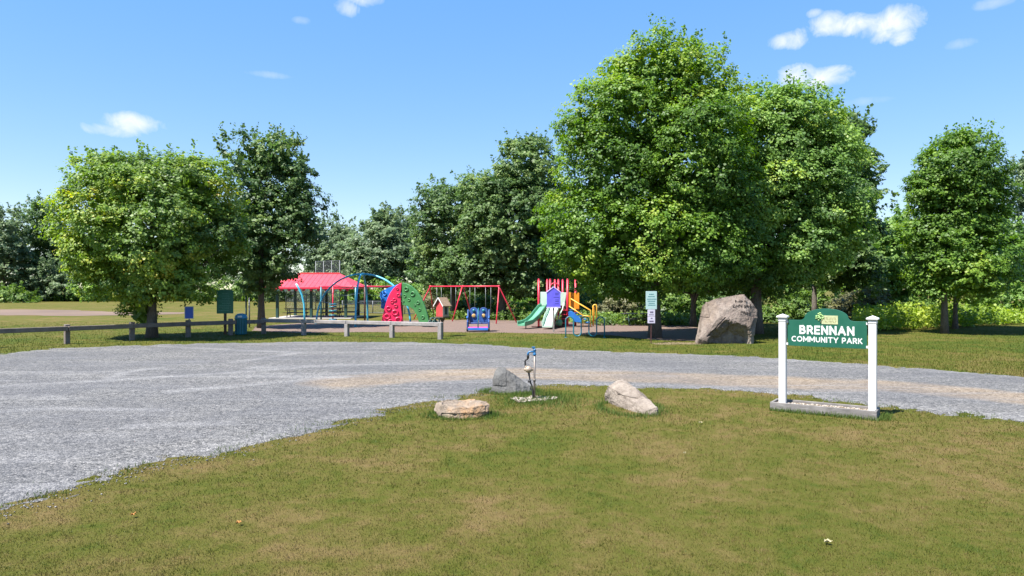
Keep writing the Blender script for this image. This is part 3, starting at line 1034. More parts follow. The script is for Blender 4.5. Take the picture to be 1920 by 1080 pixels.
# tall meadow plants at the right, and weeds along the far field
def meadow(name, poly_px, n, h, w, seed, label, mat='leaf_meadow'):
    poly = np.array([g2(x, y) for x, y in poly_px])
    rng = np.random.default_rng(seed)
    lo, hi = poly.min(0), poly.max(0)
    Pm = rng.uniform(lo, hi, (n*3, 2))
    Pm = Pm[inside(Pm, poly)][:n]
    m = len(Pm)
    hh = h*(.25+1.5*fnoise(Pm*.5, 3, seed))*rng.uniform(.6, 1.2, m)
    k = 7
    t = rng.uniform(.12, 1, (m, k))
    pos = np.concatenate([np.repeat(Pm[:, None, :], k, 1)+rng.normal(0, .06, (m, k, 2)), (t*hh[:, None])[:, :, None]], 2).reshape(-1, 3)
    nrm = rng.normal(0, .6, (m*k, 3))+np.array([0, -.25, .7])
    tint = np.clip(.42+(fnoise(pos[:, :2]*.5, 3, seed+5)-.5)*1.6+rng.normal(0, .16, m*k), 0, 1)
    o = leaves_mesh(name, pos, nrm, w, rng, M[mat], None, tint)
    tag(o, label, 'meadow plants', kind='stuff')


meadow('meadow_plants', [(1600, 620), (1640, 622), (1780, 617), (1900, 609), (2100, 602), (2100, 596), (1880, 600), (1640, 602), (1600, 606)], 4200, 1.05, .17, 5, 'tall bright green meadow plants along the edge of the right lawn')
meadow('field_edge_weeds', [(-200, 565.5), (200, 565.5), (480, 565.5), (780, 567), (780, 565), (480, 563.5), (-200, 563.5)], 4200, 1.2, .4, 6, 'strip of tall weeds along the far edge of the field', 'leaf_shrub')
meadow('undergrowth', [(1130, 611), (1290, 611), (1420, 611), (1420, 600), (1290, 598), (1050, 598), (780, 595), (780, 598), (1050, 603)], 3600, .55, .17, 7, 'low green undergrowth along the shaded wood edge', 'leaf_shrub')


# ------------------------------------------------------------------ park sign
# heavy sans capitals drawn as ribbons on a unit-high box: (width, [polylines])
def arc(cx, cy, rx, ry, a0, a1, n=10):
    return [(cx+rx*math.cos(R(a0+(a1-a0)*i/n)), cy+ry*math.sin(R(a0+(a1-a0)*i/n))) for i in range(n+1)]


GLYPHS = {
    'A': (.86, [[(0, 0), (.43, 1)], [(.43, 1), (.86, 0)], [(.2, .3), (.66, .3)]]),
    'B': (.66, [[(0, 0), (0, 1)], [(0, 1), (.34, 1)]+arc(.34, .765, .24, .235, 90, -90, 8)+[(0, .53)], [(0, .53), (.38, .53)]+arc(.38, .265, .28, .265, 90, -90, 8)+[(0, 0)]]),
    'C': (.80, [arc(.5, .5, .5, .5, 48, 312, 22)]),
    'E': (.56, [[(0, 0), (0, 1)], [(0, 1), (.56, 1)], [(0, .51), (.5, .51)], [(0, 0), (.56, 0)]]),
    'I': (.02, [[(0, 0), (0, 1)]]),
    'K': (.68, [[(0, 0), (0, 1)], [(.04, .42), (.62, 1)], [(.2, .56), (.68, 0)]]),
    'M': (.98, [[(0, 0), (0, 1)], [(0, 1), (.49, .28)], [(.49, .28), (.98, 1)], [(.98, 1), (.98, 0)]]),
    'N': (.74, [[(0, 0), (0, 1)], [(0, 1), (.74, 0)], [(.74, 0), (.74, 1)]]),
    'O': (1.0, [arc(.5, .5, .5, .5, 0, 360, 28)]),
    'P': (.62, [[(0, 0), (0, 1)], [(0, 1), (.34, 1)]+arc(.34, .70, .28, .30, 90, -90, 8)+[(0, .40)]]),
    'R': (.66, [[(0, 0), (0, 1)], [(0, 1), (.34, 1)]+arc(.34, .72, .28, .28, 90, -90, 8)+[(0, .44)], [(.36, .44), (.66, 0)]]),
    'T': (.74, [[(0, 1), (.74, 1)], [(.37, 1), (.37, 0)]]),
    'U': (.74, [[(0, 1), (0, .37)]+arc(.37, .37, .37, .37, 180, 360, 12)+[(.74, 1)]]),
    'Y': (.80, [[(0, 1), (.40, .42)], [(.80, 1), (.40, .42)], [(.40, .46), (.40, 0)]]),
}


def ribbon(b, pts, t, y, depth, sx, sz, ox, oz):
    """flat ribbon t wide along pts (unit coordinates), standing depth proud of y"""
    P = [Vector((p[0], p[1])) for p in pts]
    closed = (P[0]-P[-1]).length < 1e-4
    left, right = [], []
    n = len(P)
    for i, p in enumerate(P):
        a = P[i-1] if i > 0 else (P[-2] if closed else None)
        c = P[i+1] if i < n-1 else (P[1] if closed else None)
        d1 = (p-a).normalized() if a is not None else None
        d2 = (c-p).normalized() if c is not None else None
        if d1 is None: d1 = d2
        if d2 is None: d2 = d1
        n1, n2 = Vector((-d1.y, d1.x)), Vector((-d2.y, d2.x))
        m = (n1+n2)
        m = m.normalized() if m.length > 1e-3 else n1
        k = min(1.6, 1/max(.3, m.dot(n1)))
        left.append(p+m*(t/2*k)); right.append(p-m*(t/2*k))
    V = []
    for q in left+right: V.append((ox+q.x*sx, y-depth, oz+q.y*sz))
    for q in left+right: V.append((ox+q.x*sx, y, oz+q.y*sz))
    F = []
    m = 2*n
    for i in range(n-1):
        F += [[i, i+1, n+i+1, n+i], [i, m+i, m+i+1, i+1], [n+i, n+i+1, m+n+i+1, m+n+i]]
    if not closed:
        F += [[0, n, m+n, m], [n-1, m+n-1, m+2*n-1, 2*n-1]]
    b.add(V, F)


def letter_row(word, height, width, t, gap, x0, z0, y, mat, parent):
    """one mesh per row of capitals"""
    tot = sum((.42 if ch == ' ' else GLYPHS[ch][0]+t)+(0 if i == len(word)-1 else gap) for i, ch in enumerate(word))
    s = width/tot
    h = height*(1-t) if False else height
    sz = h/(1+t)
    x = x0-width/2
    b = MB()
    k = 0
    for ch in word:
        if ch == ' ':
            x += (.42+gap)*s; continue
        w, strokes = GLYPHS[ch]
        for st in strokes:
            # pull stroke ends so that the letter keeps its box
            ribbon(b, [(p[0]+t/2, p[1]+t/2) for p in ext(st, t)], t, y, .004+.0004*(k % 4), s, sz, x, z0)
            k += 1
        x += (w+t+gap)*s
    return b.build('lettering', mat, parent)


def ext(st, t):
    """straight strokes get square ends reaching the box"""
    if len(st) > 2: return st
    a, b = Vector(st[0]), Vector(st[1])
    d = (b-a).normalized()
    e = t/2
    return [tuple(a-d*e), tuple(b+d*e)]


def park_sign():
    rz = R(-34)
    s = empty('park_sign', (6.03, 13.1, 0), rz)
    tag(s, 'green park name sign with arched top between two white posts', 'sign')
    for x in (-.794, .794):
        p = MB().box((x, 0, .90), (.132, .132, 1.80), ch=.008).build('post', M['white'], s)
        c = MB()
        c.box((x, 0, 1.775), (.15, .15, .075), ch=.012)
        c.box((x, 0, 1.83), (.205, .205, .034), ch=.008)
        q = .098
        c.add([(x-q, -q, 1.846), (x+q, -q, 1.846), (x+q, q, 1.846), (x-q, q, 1.846), (x, 0, 1.89)], [(0, 1, 4), (1, 2, 4), (2, 3, 4), (3, 0, 4), (3, 2, 1, 0)])
        c.build('cap', M['white'], p)
    # board outline: straight shoulders, hollow curves, arched crown
    z0, zs, zt, hw = 1.265, 1.775, 2.005, .70
    pts = [(-hw, z0), (hw, z0), (hw, zs)]
    right = []
    for i in range(9):
        a = R(-90-62*i/8)
        right.append((.475+.10*math.cos(a)*1.0, zs+.10+.10*math.sin(a)))
    x1, zz1 = right[-1]
    for i in range(1, 15):
        t = i/15*math.pi/2
        right.append((x1*math.cos(t)**.92, zz1+(zt-zz1)*math.sin(t)))
    pts += right+[(0, zt)]+[(-x, z) for x, z in right[::-1]]+[(-hw, zs)]
    board = MB().prism(pts, .036).build('board', M['green_sign'], s, bevel=.004)
    letter_row('BRENNAN', .172, .97, .27, .16, .005, 1.502, -.018, M['letter'], board)
    letter_row('COMMUNITY PARK', .108, 1.25, .24, .16, 0, 1.352, -.018, M['letter'], board)
    e = MB().box((.065, -.0215, 1.79), (.285, .006, .165), ch=.001).build('emblem', M['emblem_tan'], board)
    rng = random.Random(3)
    lf = MB()
    for i in range(26):
        a, r_ = rng.uniform(0, 6.28), rng.uniform(0, .072)
        cx, cz = -.115+r_*math.cos(a)*1.05, 1.845+r_*math.sin(a)
        lf.lathe([(.001, 0), (rng.uniform(.014, .024), .001), (.001, .004)], (cx, -.0245, cz), 7, Matrix.Rotation(R(90), 4, 'X'))
    tag(lf.build('emblem', M['emblem_leaf'], board), kind='stuff')
    pr = MB()
    for row, (zz, hh) in enumerate(((1.812, .05), (1.752, .036))):
        x = -.035 if row == 0 else -.015
        while x < .185:
            w_ = rng.uniform(.012, .022)
            k = rng.randint(0, 2)
            if k != 1: pr.box((x, -.0255, zz), (.005, .003, hh), ch=.0005)
            pr.box((x+w_/2, -.0255, zz+(hh*.4 if k else -hh*.4)), (w_, .003, .005), ch=.0005)
            if k == 1: pr.box((x+w_*.5, -.0255, zz), (.005, .003, hh*.9), ch=.0005)
            x += w_+.012
    pr.tube([(-.10, -.0255, 1.715), (-.09, -.0255, 1.76), (-.055, -.0255, 1.80)], .005, 5)
    tag(pr.build('emblem', M['emblem_brown'], board), kind='stuff')
    for x in (-1, 1):
        for z in (z0+.035, zs-.04):
            MB().box((x*.712, -.026, z), (.05, .014, .045), ch=.003).build('bracket', M['white'], s)
            MB().box((x*.715, .0, z), (.055, .03, .03), ch=.003).build('bracket', M['steel'], s)
    # timber planter
    x0, x1, y0, y1, h = -.97, .89, -.27, .22, .165
    pl = MB().box(((x0+x1)/2, y0, h/2), (x1-x0, .045, h), ch=.006).build('planter_board', M['old_wood'], s)
    MB().box(((x0+x1)/2, y1, h/2), (x1-x0, .045, h), ch=.006).build('planter_board', M['old_wood'], s)
    for x in (x0+.0235, x1-.0235):
        MB().box((x, (y0+y1)/2, h/2-.002), (.045, y1-y0-.047, h), ch=.006).build('planter_board', M['old_wood'], s)
    MB().box(((x0+x1)/2, (y0+y1)/2, .06), (x1-x0-.1, y1-y0-.05, .11), ch=.002).build('planter_soil', bare, s)
    st = pebbles('pebble_fill', M['pebble'], s, 330, lambda g: (g.uniform(x0+.06, x1-.06), g.uniform(y0+.035, y1-.035), .118), 7, (.012, .026))
    st['kind'] = 'stuff'


def pebbles(name, mat, parent, n, place, seed, size=(.012, .03)):
    g = random.Random(seed)
    V, F, T = [], [], []
    base = [(1, 0, 0), (-1, 0, 0), (0, 1, 0), (0, -1, 0), (0, 0, 1), (0, 0, -1)]
    tri = [(0, 2, 4), (2, 1, 4), (1, 3, 4), (3, 0, 4), (2, 0, 5), (1, 2, 5), (3, 1, 5), (0, 3, 5)]
    for i in range(n):
        c = Vector(place(g)); r = g.uniform(*size)
        rot = Matrix.Rotation(g.uniform(0, 6.28), 3, 'Z') @ Matrix.Rotation(g.uniform(-.6, .6), 3, 'X')
        b = len(V)
        for p in base:
            q = Vector((p[0]*r*g.uniform(.8, 1.3), p[1]*r*g.uniform(.7, 1.1), p[2]*r*g.uniform(.5, .8)))
            V.append(tuple(rot @ q+c))
        F += [tuple(b+k for k in t) for t in tri]
        T += [g.random()]*8
    return np_mesh(name, V, F, mat, parent, {'tint': ('FACE', T)})


def pebble_mat(name, stops):
    t = NT(name)
    t.set(t.ramp(t.attr('tint'), stops), .85, spec=.2)
    return t.m


M['pebble'] = pebble_mat('pale pebbles', [(0, (.14, .105, .08)), (.35, (.30, .25, .205)), (.75, (.46, .42, .37)), (1, (.30, .21, .16))])
M['stone_bit'] = pebble_mat('loose crushed stone', [(0, (.08, .08, .08)), (.5, (.17, .165, .165)), (1, (.28, .275, .27))])
park_sign()


# ------------------------------------------------------------------ yard hydrant
def hydrant():
    b = gp(1002, 750)
    h = empty('yard_hydrant', b)
    tag(h, 'blue headed yard hydrant with a steel standpipe and round meter', 'hydrant')
    s = b.y/FPX
    def p(x, y, dy=0.0): return Vector(((x-1002)*s, dy, CAM_H-(y-540)*s))
    MB().tube([(0, 0, -.03), (0, 0, .4), (.005, 0, 1.0)], .0215, 12).build('standpipe', M['galv'], h)
    MB().lathe([(.03, .0), (.03, .05), (.022, .055)], (0, 0, .40), 12).build('collar', M['galv'], h)
    hd = MB()
    hd.lathe([(.030, 0), (.036, .01), (.036, .035), (.028, .045), (.026, .10), (.034, .108), (.034, .125), (.02, .135), (.012, .15)], (.004, 0, .955), 14)
    head = hd.build('head', M['blue_iron'], h)
    MB().beam((.03, 0, 1.045), (-.045, 0, 1.125), .022, .026).box((-.02, 0, 1.128), (.075, .034, .03)).build('lever', M['blue_iron'], head)
    MB().tube([(0, 0, 1.03), (-.06, 0, 1.035), (-.11, 0, 1.03), (-.135, 0, 1.0), (-.138, 0, .955)], [.02, .02, .021, .021, .024], 10).build('spout', M['blue_iron'], head)
    c = MB()
    c.lathe([(.024, 0), (.024, .05), (.03, .052), (.03, .07)], (-.137, 0, .885), 10)
    c.tube([(-.137, 0, .9), (-.15, 0, .875), (-.185, 0, .86), (-.20, 0, .83), (-.195, .0, .76), (-.19, 0, .73)], .019, 8)
    c.build('coupling', M['black'], h)
    bl = MB().ball((-.125, 0, .655), .078, 16, (1, .85, .95)).tube([(-.19, 0, .73), (-.165, 0, .70)], .02, 8)
    bl.lathe([(.034, -.095), (.034, .095)], (-.125, 0, .655), 10, Matrix.Rotation(R(90), 4, 'Y'))
    bl.build('meter', M['brass'], h)
    MB().tube([(-.12, 0, .585), (-.112, 0, .53), (-.10, 0, .46), (-.105, -.01, .40), (-.06, -.02, .33), (-.04, -.02, .2), (-.035, -.015, .08), (-.03, -.01, -.01)], [.022, .02, .016, .015, .018, .016, .016, .016], 8).build('hose', M['black'], h)
    MB().lathe([(.028, 0), (.04, .01), (.04, .04), (.028, .05)], (-.105, -.01, .38), 10).build('hose_joint', M['black'], h)
    # ring of pale pebbles round the foot
    def place(g):
        a = g.uniform(0, 6.28); r_ = (.34+.1*math.sin(a*2+.6)+.07*math.sin(a*5))*math.sqrt(g.uniform(.02, 1.25))
        return (b.x-.03+r_*math.cos(a)*1.05, b.y+.02+r_*math.sin(a), .022)
    tag(pebbles('pebble_ring', M['pebble'], None, 520, place, 12, (.016, .036)), 'ring of pale pebbles round the foot of the yard hydrant', 'pebbles', kind='stuff')


hydrant()


# ------------------------------------------------------------------ rocks
def rock(name, pts, mat, label, cuts=5, amp=.05, freq=2.2, seed=1, carve=None, parent_extra=None, smooth=False, loc=(0, 0, 0), cat='rock'):
    bm = bmesh.new()
    for p in pts: bm.verts.new(p)
    r = bmesh.ops.convex_hull(bm, input=bm.verts)
    junk = list({g for g in r['geom_interior']+r['geom_unused'] if isinstance(g, bmesh.types.BMVert)})
    if junk: bmesh.ops.delete(bm, geom=junk, context='VERTS')
    bmesh.ops.triangulate(bm, faces=bm.faces)
    for i in range(cuts):
        bmesh.ops.subdivide_edges(bm, edges=bm.edges, cuts=1, use_grid_fill=True)
        bmesh.ops.triangulate(bm, faces=bm.faces)
    bm.normal_update()
    off = Vector((seed*3.1, seed*1.7, seed*.9))
    for v in bm.verts:
        q = v.co*freq+off
        n = mnoise.fractal(q, .75, 2.1, 6)*amp
        c = mnoise.cell(Vector((v.co.x*1.3, v.co.y*1.3, v.co.z*.9))*freq*.8+off)*amp*.4
        v.co += v.normal*(n+c)
        if carve: carve(v)
    me = bpy.data.meshes.new(name); bm.to_mesh(me); bm.free()
    if smooth: me.polygons.foreach_set('use_smooth', [True]*len(me.polygons))
    o = link_mesh(name, me, mat)
    o.location = loc
    tag(o, label, cat)
    return o


M['rock_rust'] = rock_mat('rust stained stone', [(.3, (0.092, 0.072, 0.057)), (.5, (0.212, 0.171, 0.133)), (.7, (0.340, 0.279, 0.224))], 3.2, None, ([(.45, 0.0), (.66, .55)], (0.304, 0.149, 0.043)))
M['rock_dark'] = rock_mat('dark grey stone', [(.3, (0.051, 0.050, 0.050)), (.5, (0.101, 0.099, 0.096)), (.72, (0.175, 0.171, 0.163))], 3.0)
M['rock_pale'] = rock_mat('pale streaked stone', [(.3, (0.086, 0.068, 0.057)), (.48, (0.179, 0.149, 0.124)), (.7, (0.301, 0.257, 0.217))], 3.0, (0.065, 0.044, 0.037))
M['rock_big'] = rock_mat('pinkish granite', [(.3, (0.055, 0.042, 0.037)), (.47, (0.152, 0.121, 0.103)), (.62, (0.248, 0.206, 0.176)), (.8, (0.350, 0.306, 0.269))], 1.5, (0.074, 0.052, 0.051), ([(.5, 0.0), (.7, .55)], (0.175, 0.130, 0.093)))

c = gp(866, 779)
rock('flat_rock', [(-.53, -.02, 0.110), (-.47, .1, 0.200), (-.44, -.22, 0.069), (-.2, -.34, -0.041), (.08, -.33, -0.041), (.25, -.24, 0.000), (.48, -.1, 0.083), (.52, .05, 0.186), (.42, -.12, 0.206), (-.3, .28, 0.227), (.1, .36, 0.248), (.46, .25, 0.234),
     (-.38, -.1, 0.200), (0, -.2, 0.186), (.25, -.2, 0.206), (-.45, .2, -0.055), (.45, .3, -0.055), (.3, -.15, -0.055), (-.4, -.15, -0.055), (-.1, -.25, 0.179)],
     M['rock_rust'], 'low flat rock with rusty orange stained top left of the hydrant', 5, .045, 3.2, 2, loc=c)
c = gp(958, 734)
rock('wedge_rock', [(-.48, .0, -.05), (-.44, -.08, .1), (-.36, .0, .47), (-.28, .02, .56), (-.16, .04, .56), (.1, -.05, .40), (.42, -.05, .14), (.50, .0, .02), (.46, -.12, -.06), (-.3, -.25, -.06), (.1, -.3, -.06), (-.3, -.12, .30), (.12, -.22, .22),
     (-.42, .35, -.06), (.45, .35, -.06), (-.3, .3, .45), (.1, .3, .36), (.4, .25, .12)],
     M['rock_dark'], 'dark grey wedge shaped rock behind the hydrant', 5, .03, 2.6, 3, loc=c)
c = gp(1180, 768)
rock('slab_rock', [(-.36, 1.0, -.06), (-.38, .95, .14), (-.30, .73, .36), (-.20, .72, .44), (-.03, .73, .49), (.05, .70, .47), (.25, -.02, .30), (.43, -.52, .11), (.45, -.62, -.06), (.28, -.60, .02), (.05, -.30, -.06), (-.22, .45, -.06),
     (-.30, .62, .12), (-.1, .2, .20), (.12, -.22, .14), (.5, .0, -.06), (.35, .9, -.06), (.2, .85, .3), (.38, .2, .16)],
     M['rock_pale'], 'pale streaked pointed rock right of the hydrant', 5, .04, 2.8, 5, loc=c)

BC = gp(1362, 644)


def carve(v):
    x, y, z = v.co
    # hollow under the front of the boulder, below a slanting ridge
    wob_ = mnoise.fractal(Vector((x*2.1, 3.3, z*2.1)), .8, 2.0, 4)*.16
    lim = (1.02+.62*(x+.05) if x < .0 else 1.0-.55*max(0, x-.25))+wob_
    e = (lim-z)/.55
    if e > 0 and y < .4 and -.95 < x < .98:
        side = min(1, (x+.95)/.3, (.98-x)/.25)
        v.co.y += .42*min(1, e)*max(0, side)
    # slanting crack on the left shoulder
    d = abs((x+.62)*.74-(z-.66)*.67)
    if y < .2 and .3 < z < 1.15 and d < .03: v.co.y += .05


sB = BC.y/FPX


def bp(x, y, dy): return ((x-1362)*sB, dy, CAM_H-(y-540)*sB)


bold = rock('memorial_boulder', [bp(1306, 646, -.1), bp(1309, 634, -.3), bp(1318, 600, -.05), bp(1326, 568, .15), bp(1340, 561, .0), bp(1362, 556, .05), bp(1396, 552, .0), bp(1408, 563, .1), bp(1423, 582, .1), bp(1416, 610, .15), bp(1411, 646, -.1),
     bp(1325, 640, -.45), bp(1400, 646, -.38), bp(1362, 646, -.45), bp(1345, 590, -.42), bp(1395, 580, -.25), bp(1400, 610, -.38), bp(1330, 610, -.42), bp(1362, 600, -.5), bp(1380, 562, -.1),
     bp(1312, 646, .9), bp(1330, 575, 1.0), bp(1395, 560, 1.0), bp(1418, 600, 1.0), bp(1412, 646, .9), bp(1362, 652, -.3), bp(1306, 652, .4), bp(1412, 652, .3)],
     M['rock_big'], 'tall pinkish grey memorial boulder with engraved lettering and a hollow foot', 6, .045, 1.7, 4, carve, loc=BC, cat='boulder')


def engraving():
    """two short rows of dark cut characters on the upper right face (too worn in the photograph to read)"""
    me = bold.data
    from mathutils.bvhtree import BVHTree
    bm = bmesh.new(); bm.from_mesh(me)
    tree_ = BVHTree.FromBMesh(bm)
    g = random.Random(5)
    b = MB()
    for (xa, xb, yy, hh) in ((1370, 1404, 574, 7), (1384, 1402, 586, 7), (1376, 1398, 565, 4)):
        x = xa
        while x < xb:
            for k in range(g.randint(4, 5)):
                px_, py_ = x+g.uniform(0, 3.5), yy+g.uniform(-hh*.35, hh*.35)
                lx, lz = (px_-1362)*sB, CAM_H-(py_-540)*sB
                hit = tree_.ray_cast(Vector((lx, -3, lz)), Vector((0, 1, 0)))
                if hit[0] is None: continue
                vert = g.random() < .6
                b.box(hit[0]+Vector((0, -.004, 0)), (.026 if vert else .07, .03, .10 if vert else .028), ch=.003)
            x += 5.6
    bm.free()
    tag(b.build('engraving', M['engraved'], bold), kind='stuff')


engraving()


# ------------------------------------------------------------------ rail fence
def rail_fence():
    A = [(-24.4, 23.4), (-22.7, 25.35), (-20.9, 27.3), (-19.1, 29.3), (-17.45, 31.35), (-15.75, 33.2), (-14.3, 34.7), (-12.95, 35.6)]
    B = [(-12.95, 35.6), (-10.6, 34.75), (-8.2, 33.9), (-5.8, 33.0), (-3.35, 31.9)]
    e = empty('rail_fence', (-12.95, 35.6, 0))
    tag(e, 'low weathered timber rail fence round the far left of the gravel lot', 'fence')
    g = random.Random(2)
    pts = A+B[1:]
    for i, (x, y) in enumerate(pts):
        right = i >= len(A)
        a, b_ = pts[max(0, i-1)], pts[min(len(pts)-1, i+1)]
        rz = math.atan2(b_[1]-a[1], b_[0]-a[0])
        h = .84 if not right else .62
        if i == len(pts)-1: h = .80
        MB().box((x, y, h/2-.03), (.2, .2, h+.06), rz, .02).build('post', M['fence_wood' if not right else 'pale_wood'], e, True)
    for i in range(len(pts)-1):
        a, b_ = Vector((*pts[i], 0)), Vector((*pts[i+1], 0))
        d = (b_-a).normalized(); n = Vector((d.y, -d.x, 0))
        right = i >= len(A)-1
        z = .66 if not right else .62
        o = n*(.152 if i % 2 == 0 else .152) if not right else Vector((0, 0, 0))
        off = d*(.005)
        if right:
            # square sleepers laid along the tops of short posts
            MB().beam(a+Vector((0, 0, .70+g.uniform(-.008, .008)))+off, b_+Vector((0, 0, .70+g.uniform(-.008, .008)))-off, .2, .18, .02).build('rail', M['pale_wood'], e, True)
        else:
            MB().beam(a+o+off+Vector((0, 0, z+g.uniform(-.012, .012))), b_+o-off+Vector((0, 0, z+g.uniform(-.012, .012))), .10, .2, .015).build('rail', M['fence_wood'], e, True)


rail_fence()


# ------------------------------------------------------------------ small signs
def bars(b, rows, y, dz=.0, t=.004):
    for (x0, x1, z, h) in rows:
        b.box(((x0+x1)/2, y, z), (x1-x0, t, h), ch=.0008)


def small_signs():
    # blue sign on a fence post
    e = empty('blue_sign', (-15.62, 33.02, 0), R(20)); tag(e, 'small blue sign with pale edge fixed on a fence post', 'sign')
    MB().box((0, -.0, 1.21), (.40, .03, .60), ch=.012).build('backing', M['letter'], e)
    f = MB().box((0, -.019, 1.21), (.35, .012, .55), ch=.004).build('face', M['blue_sign'], e)
    MB().box((0, .03, .95), (.06, .04, .5), ch=.004).build('bracket', M['steel'], e)
    # green rules board
    p = gp(422, 627)
    e = empty('rules_sign', p, R(14)); tag(e, 'tall dark green rules board with faint lines on a brown post', 'sign')
    MB().box((0, .05, .62), (.13, .1, 1.30), ch=.012).build('post', M['brown_wood'], e)
    out = [(-.40, 1.08), (.40, 1.08), (.40, 2.27), (.31, 2.27)]+[(.31*math.cos(R(a)), 2.27+.06*math.sin(R(a))) for a in range(20, 161, 20)]+[(-.31, 2.27), (-.40, 2.27)]
    bd = MB().prism(out, .05).build('board', M['green_board'], e, bevel=.006)
    g = random.Random(8)
    b = MB()
    for i in range(11):
        z = 2.12-i*.088
        x0 = -.3+(.0 if i % 3 else .16); x1 = g.uniform(.1, .33)
        x = x0
        while x < x1:
            w = g.uniform(.03, .09)
            b.box((x+w/2, -.028, z), (w, .004, .024), ch=.0008); x += w+.022
    tag(b.build('print', M['print_pale'], bd), kind='stuff')
    # notice signs on a thin dark post
    p = gp(1221, 644)
    e = empty('notice_sign', p, R(6)); tag(e, 'pale mint notice over two small lilac notices on a thin dark post', 'sign')
    MB().beam((0, .02, -.02), (0, .02, 1.5), .035, .05, .006, up=(0, 1, 0)).beam((-.02, .035, 1.5), (-.02, .035, 2.2), .02, .03, .004, up=(0, 1, 0)).build('post', M['deck'], e)
    bd = MB().box((0, -.02, 1.87), (.49, .02, .78), ch=.004).build('board', M['mint_sign'], e)
    b = MB()
    for z, hw in ((2.13, .10), (2.03, .14), (1.92, .19), (1.83, .17), (1.74, .12), (1.66, .15)):
        x = -hw
        while x < hw:
            w = g.uniform(.02, .045); b.box((x+w/2, -.032, z), (w, .004, .036), ch=.0008); x += w+.012
    tag(b.build('print', M['print_teal'], bd), kind='stuff')
    for k, (z, rows) in enumerate(((1.325, ((.06, .03, .07), (.10, -.08, .03))), (1.02, ((.03, .07, .05), (.09, -.06, .06))))):
        bd = MB().box((0, -.02, z), (.33, .018, .29), ch=.02).build('board', M['grey_sign'], e)
        b = MB()
        for hw, dz, h in rows:
            x = -hw
            while x < hw:
                w = g.uniform(.02, .04); b.box((x+w/2, -.031, z+dz), (w, .004, h), ch=.0008); x += w+.01
        tag(b.build('print', M['print_dark'], bd), kind='stuff')
    # purple house shaped board
    p = gp(1038, 623)
    e = empty('purple_sign', p, R(-5)); tag(e, 'purple house shaped play sign on a grey post before the play tower', 'sign')
    MB().box((.0, .05, .72), (.09, .07, 1.48), ch=.008).build('post', M['old_wood'], e)
    bd = MB().prism([(-.37, 1.36), (.37, 1.36), (.37, 2.18), (0, 2.46), (-.37, 2.18)], .05).build('board', M['purple'], e, bevel=.008)
    for s in (-1, 1):
        MB().beam((s*.43, -.01, 2.13), (0, -.01, 2.46), .08, .055, .006).build('trim', M['lilac'], bd)
    MB().box((0, -.01, 1.345), (.78, .07, .05)).build('trim', M['lilac'], bd)
    b = MB()
    for z in (2.12, 2.04, 1.9, 1.76, 1.68, 1.56):
        for x0, x1 in ((.08, .28),) if z != 1.9 else ((.0, .3),):
            b.box(((x0+x1)/2, -.029, z), (x1-x0, .004, .03), ch=.0008)
    tag(b.build('print', M['print_violet'], bd), kind='stuff')


small_signs()


# ------------------------------------------------------------------ bin, pole pair, library box
def litter_bin():
    p = gp(452, 628)
    e = empty('litter_bin', p); tag(e, 'teal litter bin with domed blue lid by the fence', 'bin')
    MB().lathe([(.25, .02), (.27, .05), (.285, .8), (.29, .82)], n=20).build('body', M['trash'], e)
    for k in range(14):
        a = 2*math.pi*k/14
        MB().beam((.275*math.cos(a), .275*math.sin(a), .06), (.292*math.cos(a), .292*math.sin(a), .80), .05, .02, .004, up=(math.cos(a), math.sin(a), 0)).build('slat', M['teal'], e)
    MB().lathe([(.315, .82), (.32, .87), (.30, .95), (.25, 1.03), (.17, 1.08), (.06, 1.10), (.01, 1.10)], n=20).build('lid', M['lid'], e)
    MB().box((.05, -.29, .95), (.22, .05, .10), ch=.01).build('flap', M['letter'], e)


def pole(x, d, h, r, mat, name, label):
    b = gd(x, d)
    e = empty(name, (*b, 0)); tag(e, label, 'post', 'pair of posts beside the bin')
    MB().tube([(0, 0, -.05), (0, 0, h)], r, 10).build('shaft', mat, e)
    MB().lathe([(r*1.25, 0), (r*1.25, .04), (r*.5, .08)], (0, 0, h-.02), 10).build('cap', mat, e)


